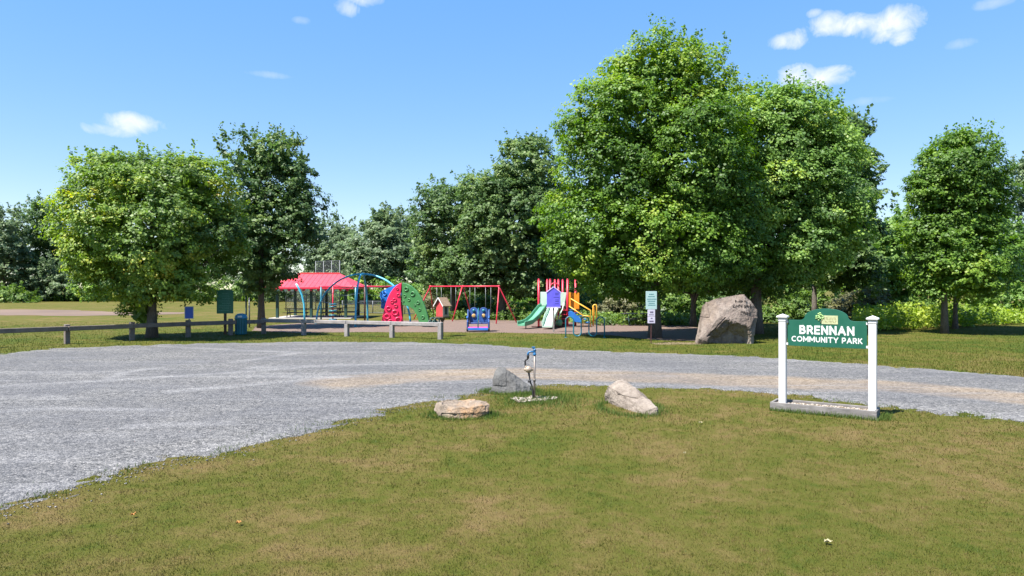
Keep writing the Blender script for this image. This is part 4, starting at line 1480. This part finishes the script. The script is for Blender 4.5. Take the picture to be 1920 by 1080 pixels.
def library_box():
    p = gp(829.5, 631)
    e = empty('library_box', p, R(-38)); tag(e, 'red house shaped book box with tan shingle roof on a dark post', 'book box')
    e.scale = (.74, .74, 1.04)
    MB().box((0, 0, .45), (.11, .11, .98), ch=.01).build('post', M['brown_wood'], e)
    for sx in (-1, 1):
        MB().beam((0, 0, .66), (sx*.24, 0, .90), .05, .06, .005).build('brace', M['brown_wood'], e)
    MB().box((0, 0, .925), (.74, .66, .05), ch=.005).build('floor', M['brown_wood'], e)
    # gable end faces -y (towards the left of the view after turning), window side faces +x
    gable = [(-.30, .95), (.30, .95), (.30, 1.50), (0, 1.78), (-.30, 1.50)]
    w = MB().prism(gable, .56).build('body', M['lib_red'], e, bevel=.006)
    for k in range(5):
        MB().box((-.24+k*.12, -.287, 1.22), (.112, .012, .53), ch=.004).build('board', M['lib_red'], w)
    d = MB().box((.306, .0, 1.23), (.014, .56, .55), ch=.003).build('door', M['lib_tan'], e)
    MB().box((.316, .01, 1.23), (.012, .34, .38), ch=.003).build('pane', M['glass'], d)
    for zz in (1.03, 1.43):
        MB().box((.319, .01, zz), (.016, .40, .035), ch=.003).build('frame', M['lib_tan'], d)
    for yy in (-.17, .19):
        MB().box((.320, yy, 1.23), (.016, .035, .36), ch=.003).build('frame', M['white'], d)
    for s in (-1, 1):
        a, b_ = Vector((s*.45, 0, 1.44)), Vector((0, 0, 1.855))
        dirn = (b_-a).normalized(); n = Vector((-dirn.z*s, 0, dirn.x*s)); n = n if n.z > 0 else -n
        roof = MB().beam(a, b_, .82, .03, .004, up=n).build('roof', M['shingle'], e)
        L_ = (b_-a).length
        for r_ in range(5):
            for c_ in range(6):
                t0 = (r_+.55)/5.3
                q = a+dirn*(L_*t0)+n*.022+Vector((0, -.41+(c_+.5+(.5 if r_ % 2 else 0)*.6)*.82/6.4, 0))
                MB().beam(q-dirn*.062, q+dirn*.062, .122, .012, .002, up=n).build('shingle', M['shingle'], roof)
        MB().beam(a+Vector((0, -.418, -.005)), b_+Vector((0, -.418, -.005)), .02, .055, .003, up=n).build('trim', M['white'], roof)


litter_bin()
pole(461.5, 40.5, 1.9, .05, M['dark_green'], 'marker_post', 'dark left one of two thin posts right of the litter bin')
pole(467.5, 41.5, 1.75, .045, M['steel'], 'marker_post', 'pale right one of two thin posts right of the litter bin')
library_box()


# ------------------------------------------------------------------ swing set and swings
def lerp(a, b, t): return a+(b-a)*t


def swing_set():
    right, left = Vector((-.92, 47.0, 2.52)), Vector((-6.25, 52.3, 2.52))
    d = (left-right).normalized(); n = Vector((.70, .72, 0)).normalized()
    e = empty('swing_set_frame', (right.x, right.y, 0)); tag(e, 'red steel two bay swing set frame', 'swing set')
    MB().tube([right, left], .05, 12).build('top_beam', M['red'], e, True)
    mid = lerp(right, left, .5)
    for c, o in ((right, -.8), (mid, 0), (left, .8)):
        for s in (-1, 1):
            foot = Vector((c.x, c.y, -.05))+n*(s*1.02)+d*o
            top = c+n*(s*.04)
            if o:   # the end frames bend over into the beam
                bend = c+d*(o*.06)+Vector((0, 0, -.05))
                pts = [c+d*(-o*.2), c+d*(o*.02), lerp(bend, foot, .05), lerp(bend, foot, .4), foot]
            else:
                pts = [top, lerp(top, foot, .3), foot]
            MB().tube(pts, .042, 10).build('leg', M['red'], e, True)
        MB().lathe([(.07, -.09), (.07, .09)], c, 12, d.to_track_quat('Z', 'Y').to_matrix().to_4x4()).build('joint', M['red'], e, True)
    names = ['rightmost swing of the red swing set', 'second swing from the right of the red swing set', 'third swing from the right of the red swing set', 'leftmost swing of the red swing set']
    for k, t in enumerate((.14, .36, .64, .86)):
        c = lerp(right, left, t)
        s = empty('swing', (c.x, c.y, 0)); tag(s, names[k]+', black seat on two chains', 'swing', 'swings on the red frame')
        for q in (-1, 1):
            a = c+d*(q*.27)
            b = MB()
            b.tube([a+Vector((0, 0, -.04)), a+Vector((0, 0, -1.0)), c+d*(q*.24)+Vector((0, 0, -1.96))], .012, 6)
            b.build('chain', M['chain'], s, True)
        b = MB()
        pts = [c+d*(.25*math.cos(R(a)))+Vector((0, 0, -1.96-.07*math.sin(R(a)))) for a in range(0, 181, 20)]
        for p0, p1 in zip(pts[:-1], pts[1:]):
            b.beam(p0, p1, .16, .025, .003)
        b.build('seat', M['black'], s, True)


swing_set()


# ------------------------------------------------------------------ arch climber, overhead beam
def arch(a, b, h, n=28, flat=.0):
    a, b = Vector(a), Vector(b)
    m, u = (a+b)/2, (b-a)/2
    return [m+u*math.cos(math.pi*(1-i/n))+Vector((0, 0, h*math.sin(math.pi*i/n)**.92-.04)) for i in range(n+1)]


def arch_climber():
    e = empty('arch_climber', (-9.8, 44.7, 0)); tag(e, 'large light blue climber of two crossing arches', 'climber')
    A, B = (-13.15, 45.9, 0), (-6.45, 43.4, 0)
    C_, D_ = (-9.68, 42.2, 0), (-10.0, 47.3, 0)
    MB().tube(arch(A, B, 3.35), .062, 12).build('arch', M['cyan'], e, True)
    MB().tube(arch(C_, D_, 3.33), .062, 12).build('arch', M['cyan'], e, True)
    MB().lathe([(.12, -.05), (.13, 0), (.12, .1), (.05, .13)], (-9.8, 44.65, 3.27), 14).build('hub', M['cyan'], e, True)
    # thin chain net hung below the arches
    pa, pc = arch(A, B, 3.35), arch(C_, D_, 3.33)
    for k in (4, 6, 8):
        for i, j in ((k, k), (28-k, k), (k, 28-k)):
            MB().tube([pa[i], lerp(pa[i], pc[j], .5)+Vector((0, 0, -.25)), pc[j]], .012, 5).build('net_rope', M['chain'], e, True)
    for p in (A, B, C_, D_):
        MB().lathe([(.13, -.02), (.13, .03), (.09, .05)], p, 12).build('foot', M['teal'], e, True)


def curved_post():
    b = gd(572, 47)
    e = empty('curved_post', (*b, 0)); tag(e, 'single light blue curved play post left of the big arch', 'play post')
    s = 47/FPX
    pts = [Vector(((x-572)*s, 0, max(-.05, CAM_H-(y-540)*s))) for x, y in ((571, 606), (571, 590), (570, 570), (566, 553), (560, 540), (555, 532))]
    MB().tube(pts, .07, 10).build('post', M['cyan'], e)
    MB().lathe([(.11, 0), (.11, .04), (.08, .06)], n=12).build('foot', M['teal'], e)


def overhead_beam():
    d = 48.5
    s = d/FPX
    X = lambda x: (x-960)*s
    e = empty('overhead_frame', (X(680), d, 0)); tag(e, 'red overhead beam on two posts under the blue arch', 'play frame')
    MB().tube([(X(598), d, 2.5), (X(745), d, 2.5)], .06, 10).build('beam', M['red'], e, True)
    for x, m in ((602, 'teal'), (684, 'deck'), (742, 'deck')):
        MB().tube([(X(x), d, -.03), (X(x), d, 2.56)], .06, 10).build('post', M[m], e, True)
    for x, w in ((664, .07),):
        MB().tube([(X(x), d+.5, -.03), (X(x), d+.5, 2.6)], w, 10).build('post', M['teal'], e, True)
    # hanging climber with stacked blue rings
    q = empty('ring_climber', (X(627), d-.4, 0)); tag(q, 'blue stacked ring climber on a red pole under the arch', 'climber')
    MB().tube([(X(627), d-.4, -.03), (X(627), d-.4, 2.62)], .05, 10).build('pole', M['red'], q, True)
    for k, z in enumerate((.18, .48, .78, 1.08, 1.25)):
        MB().torus((X(627), d-.4, z), .24-.02*(k % 2), .055, (0, 0, 1), 18, 8).build('ring', M['teal'], q, True)
        MB().beam((X(627)-.22, d-.4, z), (X(627)+.22, d-.4, z), .05, .03).build('spoke', M['teal'], q, True)


arch_climber(); curved_post(); overhead_beam()


# ------------------------------------------------------------------ climbing wall with three curved panels
def climbing_wall():
    d = 42.6
    s = d/FPX
    apex = Vector(((753.5-960)*s, d, 0))
    e = empty('climbing_wall', apex); tag(e, 'red, green and blue moulded climbing wall panels with round holds', 'climbing wall')

    def pz(y): return max(-.03, CAM_H-(y-540)*s)

    def panel(name, outline, yaw, mat, holds, bulge):
        """outline in photograph pixels; yaw turns the panel about the apex so that it has depth of its own"""
        c, sn = math.cos(yaw), math.sin(yaw)
        pts = []
        for x, y in outline:
            k = (x-753.5)*s
            den = c-(k+apex.x)/d*sn
            pts.append((k/den if abs(den) > .2 else k/c, pz(y)))
        fr = Matrix.Rotation(yaw, 4, 'Z')
        bm = bmesh.new()
        t = .07
        front = [bm.verts.new(fr @ Vector((p[0], -t, p[1]))) for p in pts]
        back = [bm.verts.new(fr @ Vector((p[0], t, p[1]))) for p in pts]
        n = len(pts)
        bm.faces.new(front); bm.faces.new(back[::-1])
        for i in range(n):
            bm.faces.new([front[(i+1) % n], front[i], back[i], back[(i+1) % n]])
        bmesh.ops.recalc_face_normals(bm, faces=bm.faces)
        es = [ed for ed in bm.edges if ed.calc_face_angle(0) > 1.0]
        bmesh.ops.bevel(bm, geom=es, offset=.03, segments=3, affect='EDGES', profile=.5)
        me = bpy.data.meshes.new(name); bm.to_mesh(me); bm.free()
        o = link_mesh(name, me, mat, e)
        for x, y, r_ in holds:
            k = (x-753.5)*s
            den = c-(k+apex.x)/d*sn
            q = fr @ Vector((k/den, -t-.01, pz(y)))
            nr = fr @ Vector((0, -1, 0))
            MB().torus(q, r_*s, r_*s*.34, nr, 16, 8, .85).build('hold', mat, o)
        # raised moulded rim
        return o
    panel('panel', [(715, 607), (757, 607), (754, 592), (752, 575), (751.5, 552), (753.5, 530), (749, 531.5), (743, 535.5), (737, 541.5), (731.5, 549.5), (727, 559), (723, 571), (719, 586), (716, 598)], R(4), M['red_plastic'],
          [(729, 578, 4), (742, 573, 3), (726, 593, 5), (741, 586, 5), (733, 603, 4.5), (747, 600, 5.5), (740, 562, 3), (735, 566, 2.6), (747, 553, 3), (745, 541, 2.2)], .1)
    panel('panel', [(754.5, 530), (762, 531), (772, 536), (782, 545), (790, 557), (797, 573), (803, 592), (806, 606), (787, 606), (783, 592), (776, 580), (766, 574), (755, 572)], R(-22), M['green_plastic'],
          [(763, 542, 4), (775, 551, 4.2), (760, 555, 2.8), (768, 562, 2.6), (785, 567, 3.2), (788, 580, 2.6), (794, 594, 3), (757, 565, 2.2), (779, 572, 2.2)], .1)
    panel('panel', [(752, 531), (744, 534), (733, 538), (722, 543), (714, 548), (713, 556), (716, 563), (715, 578), (720, 580), (725, 570), (733, 556), (742, 543)], R(-24), M['blue_plastic'],
          [(723, 551, 4), (719, 564, 3)], .1)
    MB().tube([(0, .1, -.03), (0, .12, 2.6)], .06, 10).build('post', M['brown_wood'], e)
    fb = MB()
    for k in range(4):
        fb.torus((1.9+.12*k, -.75, .25+.16*(k % 2)), .16, .05, (.3, -1, .2), 14, 6)
    fb.build('base_step', M['dark_green'], e)


climbing_wall()


# ------------------------------------------------------------------ play tower
def play_tower():
    d = 42.5
    s = d/FPX
    X = lambda x, dd=d: (x-960)/FPX*dd
    e = empty('play_tower', (X(1045), d, 0)); tag(e, 'play tower with red posts, green slides and orange stairs', 'play tower')
    top = 2.92
    posts = [(1010, 42.2), (1026, 44.2), (1031.5, 42.9), (1040.5, 45.0), (1047, 44.0), (1055, 45.2), (1064, 42.0), (1079, 43.4)]
    for x, dd in posts:
        MB().tube([(X(x, dd), dd, -.03), (X(x, dd), dd, top)], .065, 12).lathe([(.07, 0), (.05, .04), (.01, .06)], (X(x, dd), dd, top), 12).build('post', M['red'], e, True)
    x0, x1 = X(1009), X(1066)
    MB().box(((x0+x1)/2, 43.5, 1.22), (x1-x0, 2.5, .07), ch=.01).build('deck', M['deck'], e, True)
    # slide entry hood and side panels
    hood = MB().prism([(X(1012), 1.30), (X(1059), 1.30), (X(1059), 1.55), (X(1062), 2.12), (X(1011), 2.16), (X(1012), 1.8)], .08, Matrix.Translation((0, 42.25, 0))).build('entry_panel', M['slide_pale'], e, True, .02)
    MB().tube(arc_pts((X(1040), 42.6, 2.45), .26, 0, math.pi, 12, (1, 0, 0), (0, 0, 1)), .035, 8).build('arch_rail', M['red'], e, True)
    # straight green slide towards the left
    path = [Vector((X(1026), 42.3, 1.28)), Vector((X(1017), 41.9, 1.20)), Vector((X(1003, 41), 41.0, .62)), Vector((X(992, 40.5), 40.4, .34)), Vector((X(982, 40), 40.0, .26)), Vector((X(977, 40), 39.8, .25))]

    def slide(name, path, w, mat, wall=.2):
        b = MB()
        prof = [(-w/2-.03, wall), (-w/2, wall+.03), (-w/2+.03, wall-.02), (-w/2+.05, .03), (w/2-.05, .03), (w/2-.03, wall-.02), (w/2, wall+.03), (w/2+.03, wall), (w/2-.02, -.06), (-w/2+.02, -.06)]
        vs, fs = [], []
        n = len(prof)
        for i, p in enumerate(path):
            t = path[min(i+1, len(path)-1)]-path[max(i-1, 0)]
            side = Vector((-t.y, t.x, 0)).normalized()
            up = side.cross(t).normalized(); up = up if up.z > 0 else -up
            for a, z in prof: vs.append(p+side*a+up*z)
        for i in range(len(path)-1):
            for k in range(n):
                fs.append([i*n+k, i*n+(k+1) % n, (i+1)*n+(k+1) % n, (i+1)*n+k])
        fs.append(list(range(n))); fs.append([(len(path)-1)*n+k for k in range(n)][::-1])
        b.add(vs, fs)
        return b.build(name, mat, e, True)
    slide('slide', path, .55, M['slide_green'])
    MB().tube([(X(986, 40.2), 40.2, -.02), (X(986, 40.2), 40.2, .3)], .03, 8).build('slide_leg', M['steel'], e, True)
    # wavy pale slide towards the viewer
    path2 = [Vector((X(1041), 42.2, 1.28)), Vector((X(1039, 41.8), 41.8, 1.15)), Vector((X(1035, 41.2), 41.2, .78)), Vector((X(1032, 40.8), 40.8, .62)), Vector((X(1029, 40.3), 40.3, .3)), Vector((X(1027, 39.9), 39.9, .2)), Vector((X(1026, 39.5), 39.5, .18))]
    slide('slide', path2, .62, M['slide_pale'], .26)
    # ball climber and twisted rail on the right of the wavy slide
    MB().ball((X(1048, 41.4), 41.4, .30), .22, 16).build('ball_seat', M['slide_green'], e, True)
    MB().tube([(X(1056), 42.1, 1.5), (X(1053), 41.7, 1.1), (X(1046), 41.3, .75), (X(1043), 41.2, .45)], .035, 8).build('climb_rail', M['slide_pale'], e, True)
    for k in range(4):
        MB().box((X(1056), 42.0, .25+.26*k), (.36, .2, .05), ch=.01).build('rung', M['red'], e, True)
    MB().box((X(1058), 42.15, .62), (.36, .06, 1.1), ch=.01).build('side_panel', M['deck'], e, True)
    # orange panels
    MB().prism([(X(1066), 1.25), (X(1080), 1.05), (X(1080), 2.10), (X(1066), 2.12)], .07, Matrix.Translation((0, 42.3, 0))).build('wall_panel', M['orange'], e, True, .02)
    MB().prism([(X(1079, 42.8), 1.0), (X(1086, 42.8), .95), (X(1086, 42.8), 2.1), (X(1079, 42.8), 2.12)], .18, Matrix.Translation((0, 42.8, 0))).build('wall_panel', M['orange'], e, True, .03)
    # stairs with yellow handrails
    for dd in (41.9, 42.8):
        A_, B_ = Vector((X(1070, dd), dd, 1.75)), Vector((X(1107, dd), dd, 1.02))
        MB().tube([A_, B_, (B_.x, dd, -.03)], .032, 8).build('handrail', M['yellow'], e, True)
        A2, B2 = Vector((X(1067, dd), dd, 1.28)), Vector((X(1093, dd), dd, .72))
        MB().tube([A2, B2, (B2.x, dd, -.03)], .03, 8).build('handrail', M['yellow'], e, True)
        MB().tube([B2, (X(1107, dd), dd, .62)], .03, 8).build('handrail', M['yellow'], e, True)
    for k in range(5):
        t = (k+.5)/5
        MB().box((X(lerp(1068, 1106, t), 42.35), 42.35, lerp(1.15, .18, t)), (.30, .8, .05), ch=.01).build('step', M['blue_plastic'], e, True)
    MB().prism([(X(1064), .95), (X(1070), 1.0), (X(1086), .55), (X(1088), .28), (X(1076), .32), (X(1064), .72)], .1, Matrix.Translation((0, 41.75, 0))).build('ramp_panel', M['blue_plastic'], e, True, .02)
    MB().tube([(X(1114), 43, -.03), (X(1114), 43, 1.28), (X(1116), 43, 1.34), (X(1119), 43, 1.34), (X(1120.5), 43, 1.28), (X(1120.5), 43, -.03)], .045, 8).build('handrail', M['yellow'], e, True)
    MB().box((X(1114.5), 43, .75), (.12, .05, .9), ch=.01).build('rail_panel', M['orange'], e, True)
    MB().box((X(1035), 41.6, .04), (2.6, .12, .07), ch=.01).build('base_timber', M['deck'], e, True)


play_tower()


# ------------------------------------------------------------------ double seat rocker
def rocker():
    p = gp(897, 621.5)
    e = empty('play_rocker', p); tag(e, 'blue two seat play rocker with yellow round panels and pink floor', 'play rocker')
    for sx in (-1, 1):
        side = [(-.42, .12), (.38, .12), (.40, .55), (.30, .62), (.12, .66), (-.02, .98), (-.1, 1.16), (-.26, 1.22), (-.34, 1.1), (-.40, .6)]
        fr = Matrix.Translation((sx*.58, 0, 0)) @ Matrix.Rotation(R(90), 4, 'Z') @ Matrix.Scale(-1, 4, (1, 0, 0))
        MB().prism(side, .08, fr).build('side_panel', M['navy'], e, bevel=.02)
        MB().tube([(sx*.58, -.5, .75), (sx*.60, -.42, .82), (sx*.60, -.2, .80), (sx*.58, .0, .72)], .04, 8).build('arm_rest', M['blue_plastic'], e)
        MB().lathe([(.12, -.05), (.14, -.03), (.14, .03), (.12, .05)], (sx*.585, -.28, .14), 14, Matrix.Rotation(R(90), 4, 'Y')).build('foot_pad', M['black'], e)
        back = MB()
        back.prism([(-.25, .5), (.25, .5), (.27, 1.0), (.2, 1.25), (.08, 1.33), (-.08, 1.33), (-.2, 1.25), (-.27, 1.0)], .07, Matrix.Translation((sx*.27, .22, 0)) @ Matrix.Rotation(R(-8), 4, 'X'))
        bk = back.build('backrest', M['navy'], e, bevel=.02)
        MB().lathe([(.11, 0), (.11, .03), (.08, .045), (.001, .045)], (sx*.27, .25, .86), 16, Matrix.Rotation(R(90), 4, 'X')).build('disc', M['tan_disc'], bk)
        MB().lathe([(.09, 0), (.08, .03), (.001, .03)], (sx*.27, .30, 1.14), 14, Matrix.Rotation(R(90), 4, 'X')).build('disc', M['teal'], bk)
        MB().box((sx*.27, -.0, .46), (.5, .42, .07), ch=.02).build('seat', M['navy'], e)
    MB().box((0, -.22, .24), (1.08, .42, .06), ch=.015).build('floor', M['pink'], e)
    MB().box((0, -.45, .16), (1.1, .05, .13), ch=.01).build('front_board', M['blue_plastic'], e)
    MB().tube([(0, -.43, .1), (0, -.40, .8), (0, -.2, 1.22), (0, .1, 1.28)], .03, 8).build('centre_rail', M['teal'], e)
    MB().tube([(-.5, .3, .1), (0, .3, .12), (.5, .3, .1)], .06, 8).build('spring_base', M['black'], e)


rocker()


# ------------------------------------------------------------------ bicycle rack
def bike_rack():
    e = empty('bike_rack', (*gd(1097, 33), 0), R(-3)); tag(e, 'teal wave shaped bicycle rack on the grass edge', 'bike rack')
    w = .372
    r_ = w/2
    xs = [-2.5*w+k*w for k in range(6)]
    pts = [Vector((xs[0], 0, -.06)), Vector((xs[0], 0, .4))]
    up = True
    for k in range(5):
        c = (xs[k]+xs[k+1])/2
        if up: pts += [Vector((c-r_*math.cos(R(a)), 0, .82+r_*math.sin(R(a)))) for a in range(0, 181, 15)]
        else: pts += [Vector((c-r_*math.cos(R(a)), 0, .26-r_*math.sin(R(a)))) for a in range(0, 181, 15)]
        up = not up
    pts += [Vector((xs[5], 0, .4)), Vector((xs[5], 0, -.06))]
    MB().tube(pts, .032, 10).build('wave_tube', M['teal'], e)
    for x in (xs[0], xs[5]):
        MB().lathe([(.075, 0), (.075, .015), (.045, .025)], (x, 0, .0), 12).build('foot', M['teal'], e)


bike_rack()


# ------------------------------------------------------------------ picnic tables, pavilion, backstop
def picnic_table(loc, rz, label, mat='table_wood', leg='dark_green'):
    e = empty('picnic_table', (*loc, 0), rz); tag(e, label, 'picnic table', 'picnic tables')
    for k in range(5):
        MB().box((0, -.30+k*.15, .75), (1.85, .138, .04), ch=.005).build('top_board', M[mat], e)
    for s in (-1, 1):
        for k in range(2):
            MB().box((0, s*(.62+k*.145), .44), (1.85, .135, .04), ch=.005).build('seat_board', M[mat], e)
    for x in (-.65, .65):
        for s in (-1, 1):
            MB().beam((x, s*.62, -.02), (x, s*.22, .73), .05, .09).build('leg', M[leg], e)
        MB().beam((x+.052, -.75, .395), (x+.052, .75, .395), .05, .09).build('seat_bearer', M[leg], e)


def pavilion():
    d = 53.0
    x0, x1 = -18.9, -12.5
    y0, y1 = d, d+5.2
    e = empty('picnic_pavilion', ((x0+x1)/2, (y0+y1)/2, 0)); tag(e, 'open picnic pavilion with red hipped metal roof and dark posts', 'pavilion')
    ov = .25
    ze, zr = 2.46, 3.58
    for x in (x0+.55, (x0+x1)/2, x1-.5):
        for y in (y0+.4, y1-.4):
            MB().box((x, y, 1.2), (.2, .2, 2.44), ch=.01).build('post', M['dark_green'], e, True)
    for y in (y0+.4, y1-.4):
        MB().box(((x0+x1)/2, y, 2.42), (x1-x0-.6, .16, .16), ch=.01).build('beam', M['dark_green'], e, True)
    for x in (x0+.55, x1-.5):
        MB().box((x, (y0+y1)/2, 2.405), (.12, y1-y0-1.0, .13), ch=.01).build('beam', M['dark_green'], e, True)
    xm0, xm1, ym = x0+1.5, x1-1.5, (y0+y1)/2
    A_, B_, C_, D_ = Vector((x0-ov, y0-ov, ze)), Vector((x1+ov, y0-ov, ze)), Vector((x1+ov, y1+ov, ze)), Vector((x0-ov, y1+ov, ze))
    R0, R1 = Vector((xm0, ym, zr)), Vector((xm1, ym, zr))

    def slope(p):
        n = (p[1]-p[0]).cross(p[2]-p[0]).normalized()
        n = n if n.z > 0 else -n
        k = len(p)
        vs = p+[q-n*.05 for q in p]
        fs = [list(range(k)), list(range(k, 2*k))[::-1]]+[[i, k+i, k+(i+1) % k, (i+1) % k] for i in range(k)]
        o = MB().add(vs, fs).build('roof', M['roof_red'], e, True)
        return o, n
    fr, n = slope([A_, B_, R1, R0])
    off = Vector(e.location)
    for k in range(1, 18):        # standing seams of the front slope
        t = k/18
        a = lerp(A_, B_, t)
        lim = min(1.0, (a.x-A_.x)/(R0.x-A_.x), (B_.x-a.x)/(B_.x-R1.x))
        ridge = Vector((a.x, ym, zr))
        b_ = lerp(a, ridge, lim)
        o = MB().beam(a+n*.008-off, b_+n*.008-off, .02, .02, .002, up=n).build('seam', M['roof_red'], fr)
    slope([B_, C_, R1]); slope([C_, D_, R0, R1]); slope([D_, A_, R0])
    MB().beam(R0+Vector((0, 0, .03)), R1+Vector((0, 0, .03)), .22, .05).build('ridge_cap', M['roof_red'], e, True)
    for a, b_ in ((A_, B_), (B_, C_), (D_, A_)):
        MB().beam(a+Vector((0, 0, -.07)), b_+Vector((0, 0, -.07)), .04, .13, .005).build('fascia', M['red'], e, True)
    # scalloped trim below the front eave
    for k in range(22):
        x = x0+.1+k*.283
        MB().prism([(x, ze-.13), (x+.27, ze-.13), (x+.2, ze-.30), (x+.07, ze-.30)], .02, Matrix.Translation((0, y0-ov+.06, 0))).build('trim', M['red' if k % 2 else 'slide_pale'], e, True)
    tag(MB().box(((x0+x1)/2, ym, .03), (x1-x0, y1-y0, .08), ch=.01).build('concrete_pad', M['pad'], None), kind='structure')


M['pad'] = paint('concrete pad', (.36, .34, .31), .9, .15, 2)
pavilion()
for (x, y, lab) in ((-17.2, 54.6, 'picnic table at the left front under the pavilion roof'), (-14.6, 54.8, 'picnic table at the middle front under the pavilion roof'), (-13.6, 56.6, 'picnic table at the right rear under the pavilion roof')):
    picnic_table((x, y), R(4), lab)
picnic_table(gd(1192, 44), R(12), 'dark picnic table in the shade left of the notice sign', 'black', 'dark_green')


def chain_link(name, a, b, h, posts, cell, wire, label, top=None):
    a, b = Vector((*a, 0)), Vector((*b, 0))
    e = empty(name, a); tag(e, label, 'fence')
    L_ = (b-a).length; d = (b-a)/L_
    for k in range(posts):
        p = lerp(a, b, k/(posts-1))
        MB().tube([p+Vector((0, 0, -.05)), p+Vector((0, 0, h+.05))], .045, 8).build('post', M['steel'], e, True)
    for z in ((.06, h) if h < 2 else (.06, h*.5, h)):
        MB().tube([a+Vector((0, 0, z)), b+Vector((0, 0, z))], .028, 8).build('rail', M['steel'], e, True)
    w = MB()
    n = int((L_+h)/cell)
    for k in range(n):
        for s in (1, -1):
            u0 = -h+k*cell if s == 1 else k*cell
            p0, p1 = (u0, 0), (u0+s*h, h)
            (ua, za), (ub, zb) = p0, p1
            # clip to 0..L
            def clipu(u, z, lim):
                return lim, z+(lim-u)*s
            if ua < 0: ua, za = clipu(ua, za, 0)
            if ub < 0: ub, zb = clipu(ub, zb, 0)
            if ua > L_: ua, za = clipu(ua, za, L_)
            if ub > L_: ub, zb = clipu(ub, zb, L_)
            if abs(zb-za) < .05: continue
            w.tube([a+d*ua+Vector((0, 0, za)), a+d*ub+Vector((0, 0, zb))], wire, 3, False)
    o = w.build('mesh_wire', M['steel'], e, True)
    o['kind'] = 'stuff'


chain_link('backstop', gd(536, 72), gd(592, 76), 3.4, 4, .13, .008, 'low wing of the grey chain link backstop left of its tall part')
chain_link('backstop', gd(592, 76), gd(637, 74), 5.35, 4, .13, .007, 'tall grey chain link backstop rising above the pavilion roof')
chain_link('field_fence', gd(642, 66), gd(790, 62), 1.15, 6, .15, .008, 'low chain link fence across the field behind the arch')

# ------------------------------------------------------------------ last details
# grass left long round the rocks, the planter and the hydrant
rng = np.random.default_rng(31)
spots = []
for (cx, cy), rx, ry, n in (((-.93, 12.86), .55, .40, 900), ((-.02, 15.75), .55, .36, 1300), ((2.35, 13.6), .52, .75, 1500), (tuple(gp(1002, 748))[:2], .5, .5, 350)):
    a = rng.uniform(0, 2*np.pi, n); k = 1+np.abs(rng.normal(0, .22, n))
    spots.append(np.stack([cx+np.cos(a)*rx*k, cy+np.sin(a)*ry*k], 1))
spots.append(np.stack([rng.normal(.6, .45, 2600), rng.normal(14.6, .55, 2600)], 1))
t = rng.uniform(-.97, .95, 900)
off = -.30-np.abs(rng.normal(0, .05, 900))
c34, s34 = math.cos(R(-34)), math.sin(R(-34))
spots.append(np.stack([6.03+t*c34-off*s34, 13.1+t*s34+off*c34], 1))
t2 = rng.uniform(-.3, .3, 420); o2 = .93+np.abs(rng.normal(0, .08, 420))
spots.append(np.stack([6.03+o2*c34-t2*s34, 13.1+o2*s34+t2*c34], 1))
edn = px_poly(GRAVEL_NEAR)
seg_i = rng.integers(0, len(edn)-1, 9000); tt = rng.uniform(0, 1, (9000, 1))
Pe = edn[seg_i]*(1-tt)+edn[seg_i+1]*tt+rng.normal(0, .28, (9000, 2))
Pe = Pe[(fnoise(Pe*2.4, 3, 77) > .53) & (gravel_depth(Pe) > -.25) & (Pe[:, 1] < 15.5)]
spots.append(Pe)
Pt = np.concatenate(spots)
M['blade_green'] = blade_mat('long green grass', [(.3, (.10, .135, .03)), (.5, (.075, .125, .022)), (.7, (.05, .10, .014))])
blades('long_grass', Pt, np.where(np.arange(len(Pt)) >= len(Pt)-len(Pe), .055, .105), .011, 32, M['blade_green'], 'longer green grass round the rocks, the hydrant and the sign planter', lean=.75)

# stones strewn along the ragged gravel edge
ed = px_poly(GRAVEL_NEAR)
def edge_place(g):
    k = g.randrange(1, len(ed)-2); t_ = g.random()
    p = ed[k]*(1-t_)+ed[k+1]*t_
    return (p[0]+g.gauss(0, .22), p[1]+g.gauss(0, .2), .008)
tag(pebbles('edge_stones', M['stone_bit'], None, 2200, edge_place, 41, (.006, .016)), 'loose crushed stone strewn along the near gravel edge', 'stones', kind='stuff')

# fallen leaves and scraps on the lawn
lf_pale = paint('pale dry leaf', (.42, .37, .22), .8, .2, 30)
lf_rust = paint('rusty dry leaf', (.42, .19, .05), .8, .2, 30)
for x, y, m, sz, lab in ((1314, 796, lf_pale, .07, 'pale dry leaf on the lawn between the pale rock and the park sign'), (1284, 854, lf_pale, .05, 'small pale leaf on the lawn below the pale rock'),
                         (1552, 1022, lf_pale, .075, 'pale dry leaf near the bottom right of the lawn'), (250, 971, lf_rust, .06, 'rusty leaf on the lawn near the lower left gravel edge'),
                         (448, 986, lf_rust, .055, 'rusty orange leaf on the lower left lawn')):
    p = gp(x, y)
    e_ = MB(); sz *= .62
    r_ = [(1, 0), (.55, .25), (.5, .7), (.1, .4), (-.5, .55), (-.45, .15), (-1, 0), (-.45, -.2), (-.4, -.6), (.1, -.38), (.5, -.6), (.6, -.2)]
    e_.add([(0, 0, .03)]+[(a*sz, b*sz, .045+.012*math.sin(i*2.3)) for i, (a, b) in enumerate(r_)], [(0, i+1, (i+1) % 12+1) for i in range(12)])
    o = e_.build('fallen_leaf', m)
    o.location = p; o.rotation_euler = (0, 0, x*.37)
    tag(o, lab, 'leaf', 'dry leaves on the lawn')
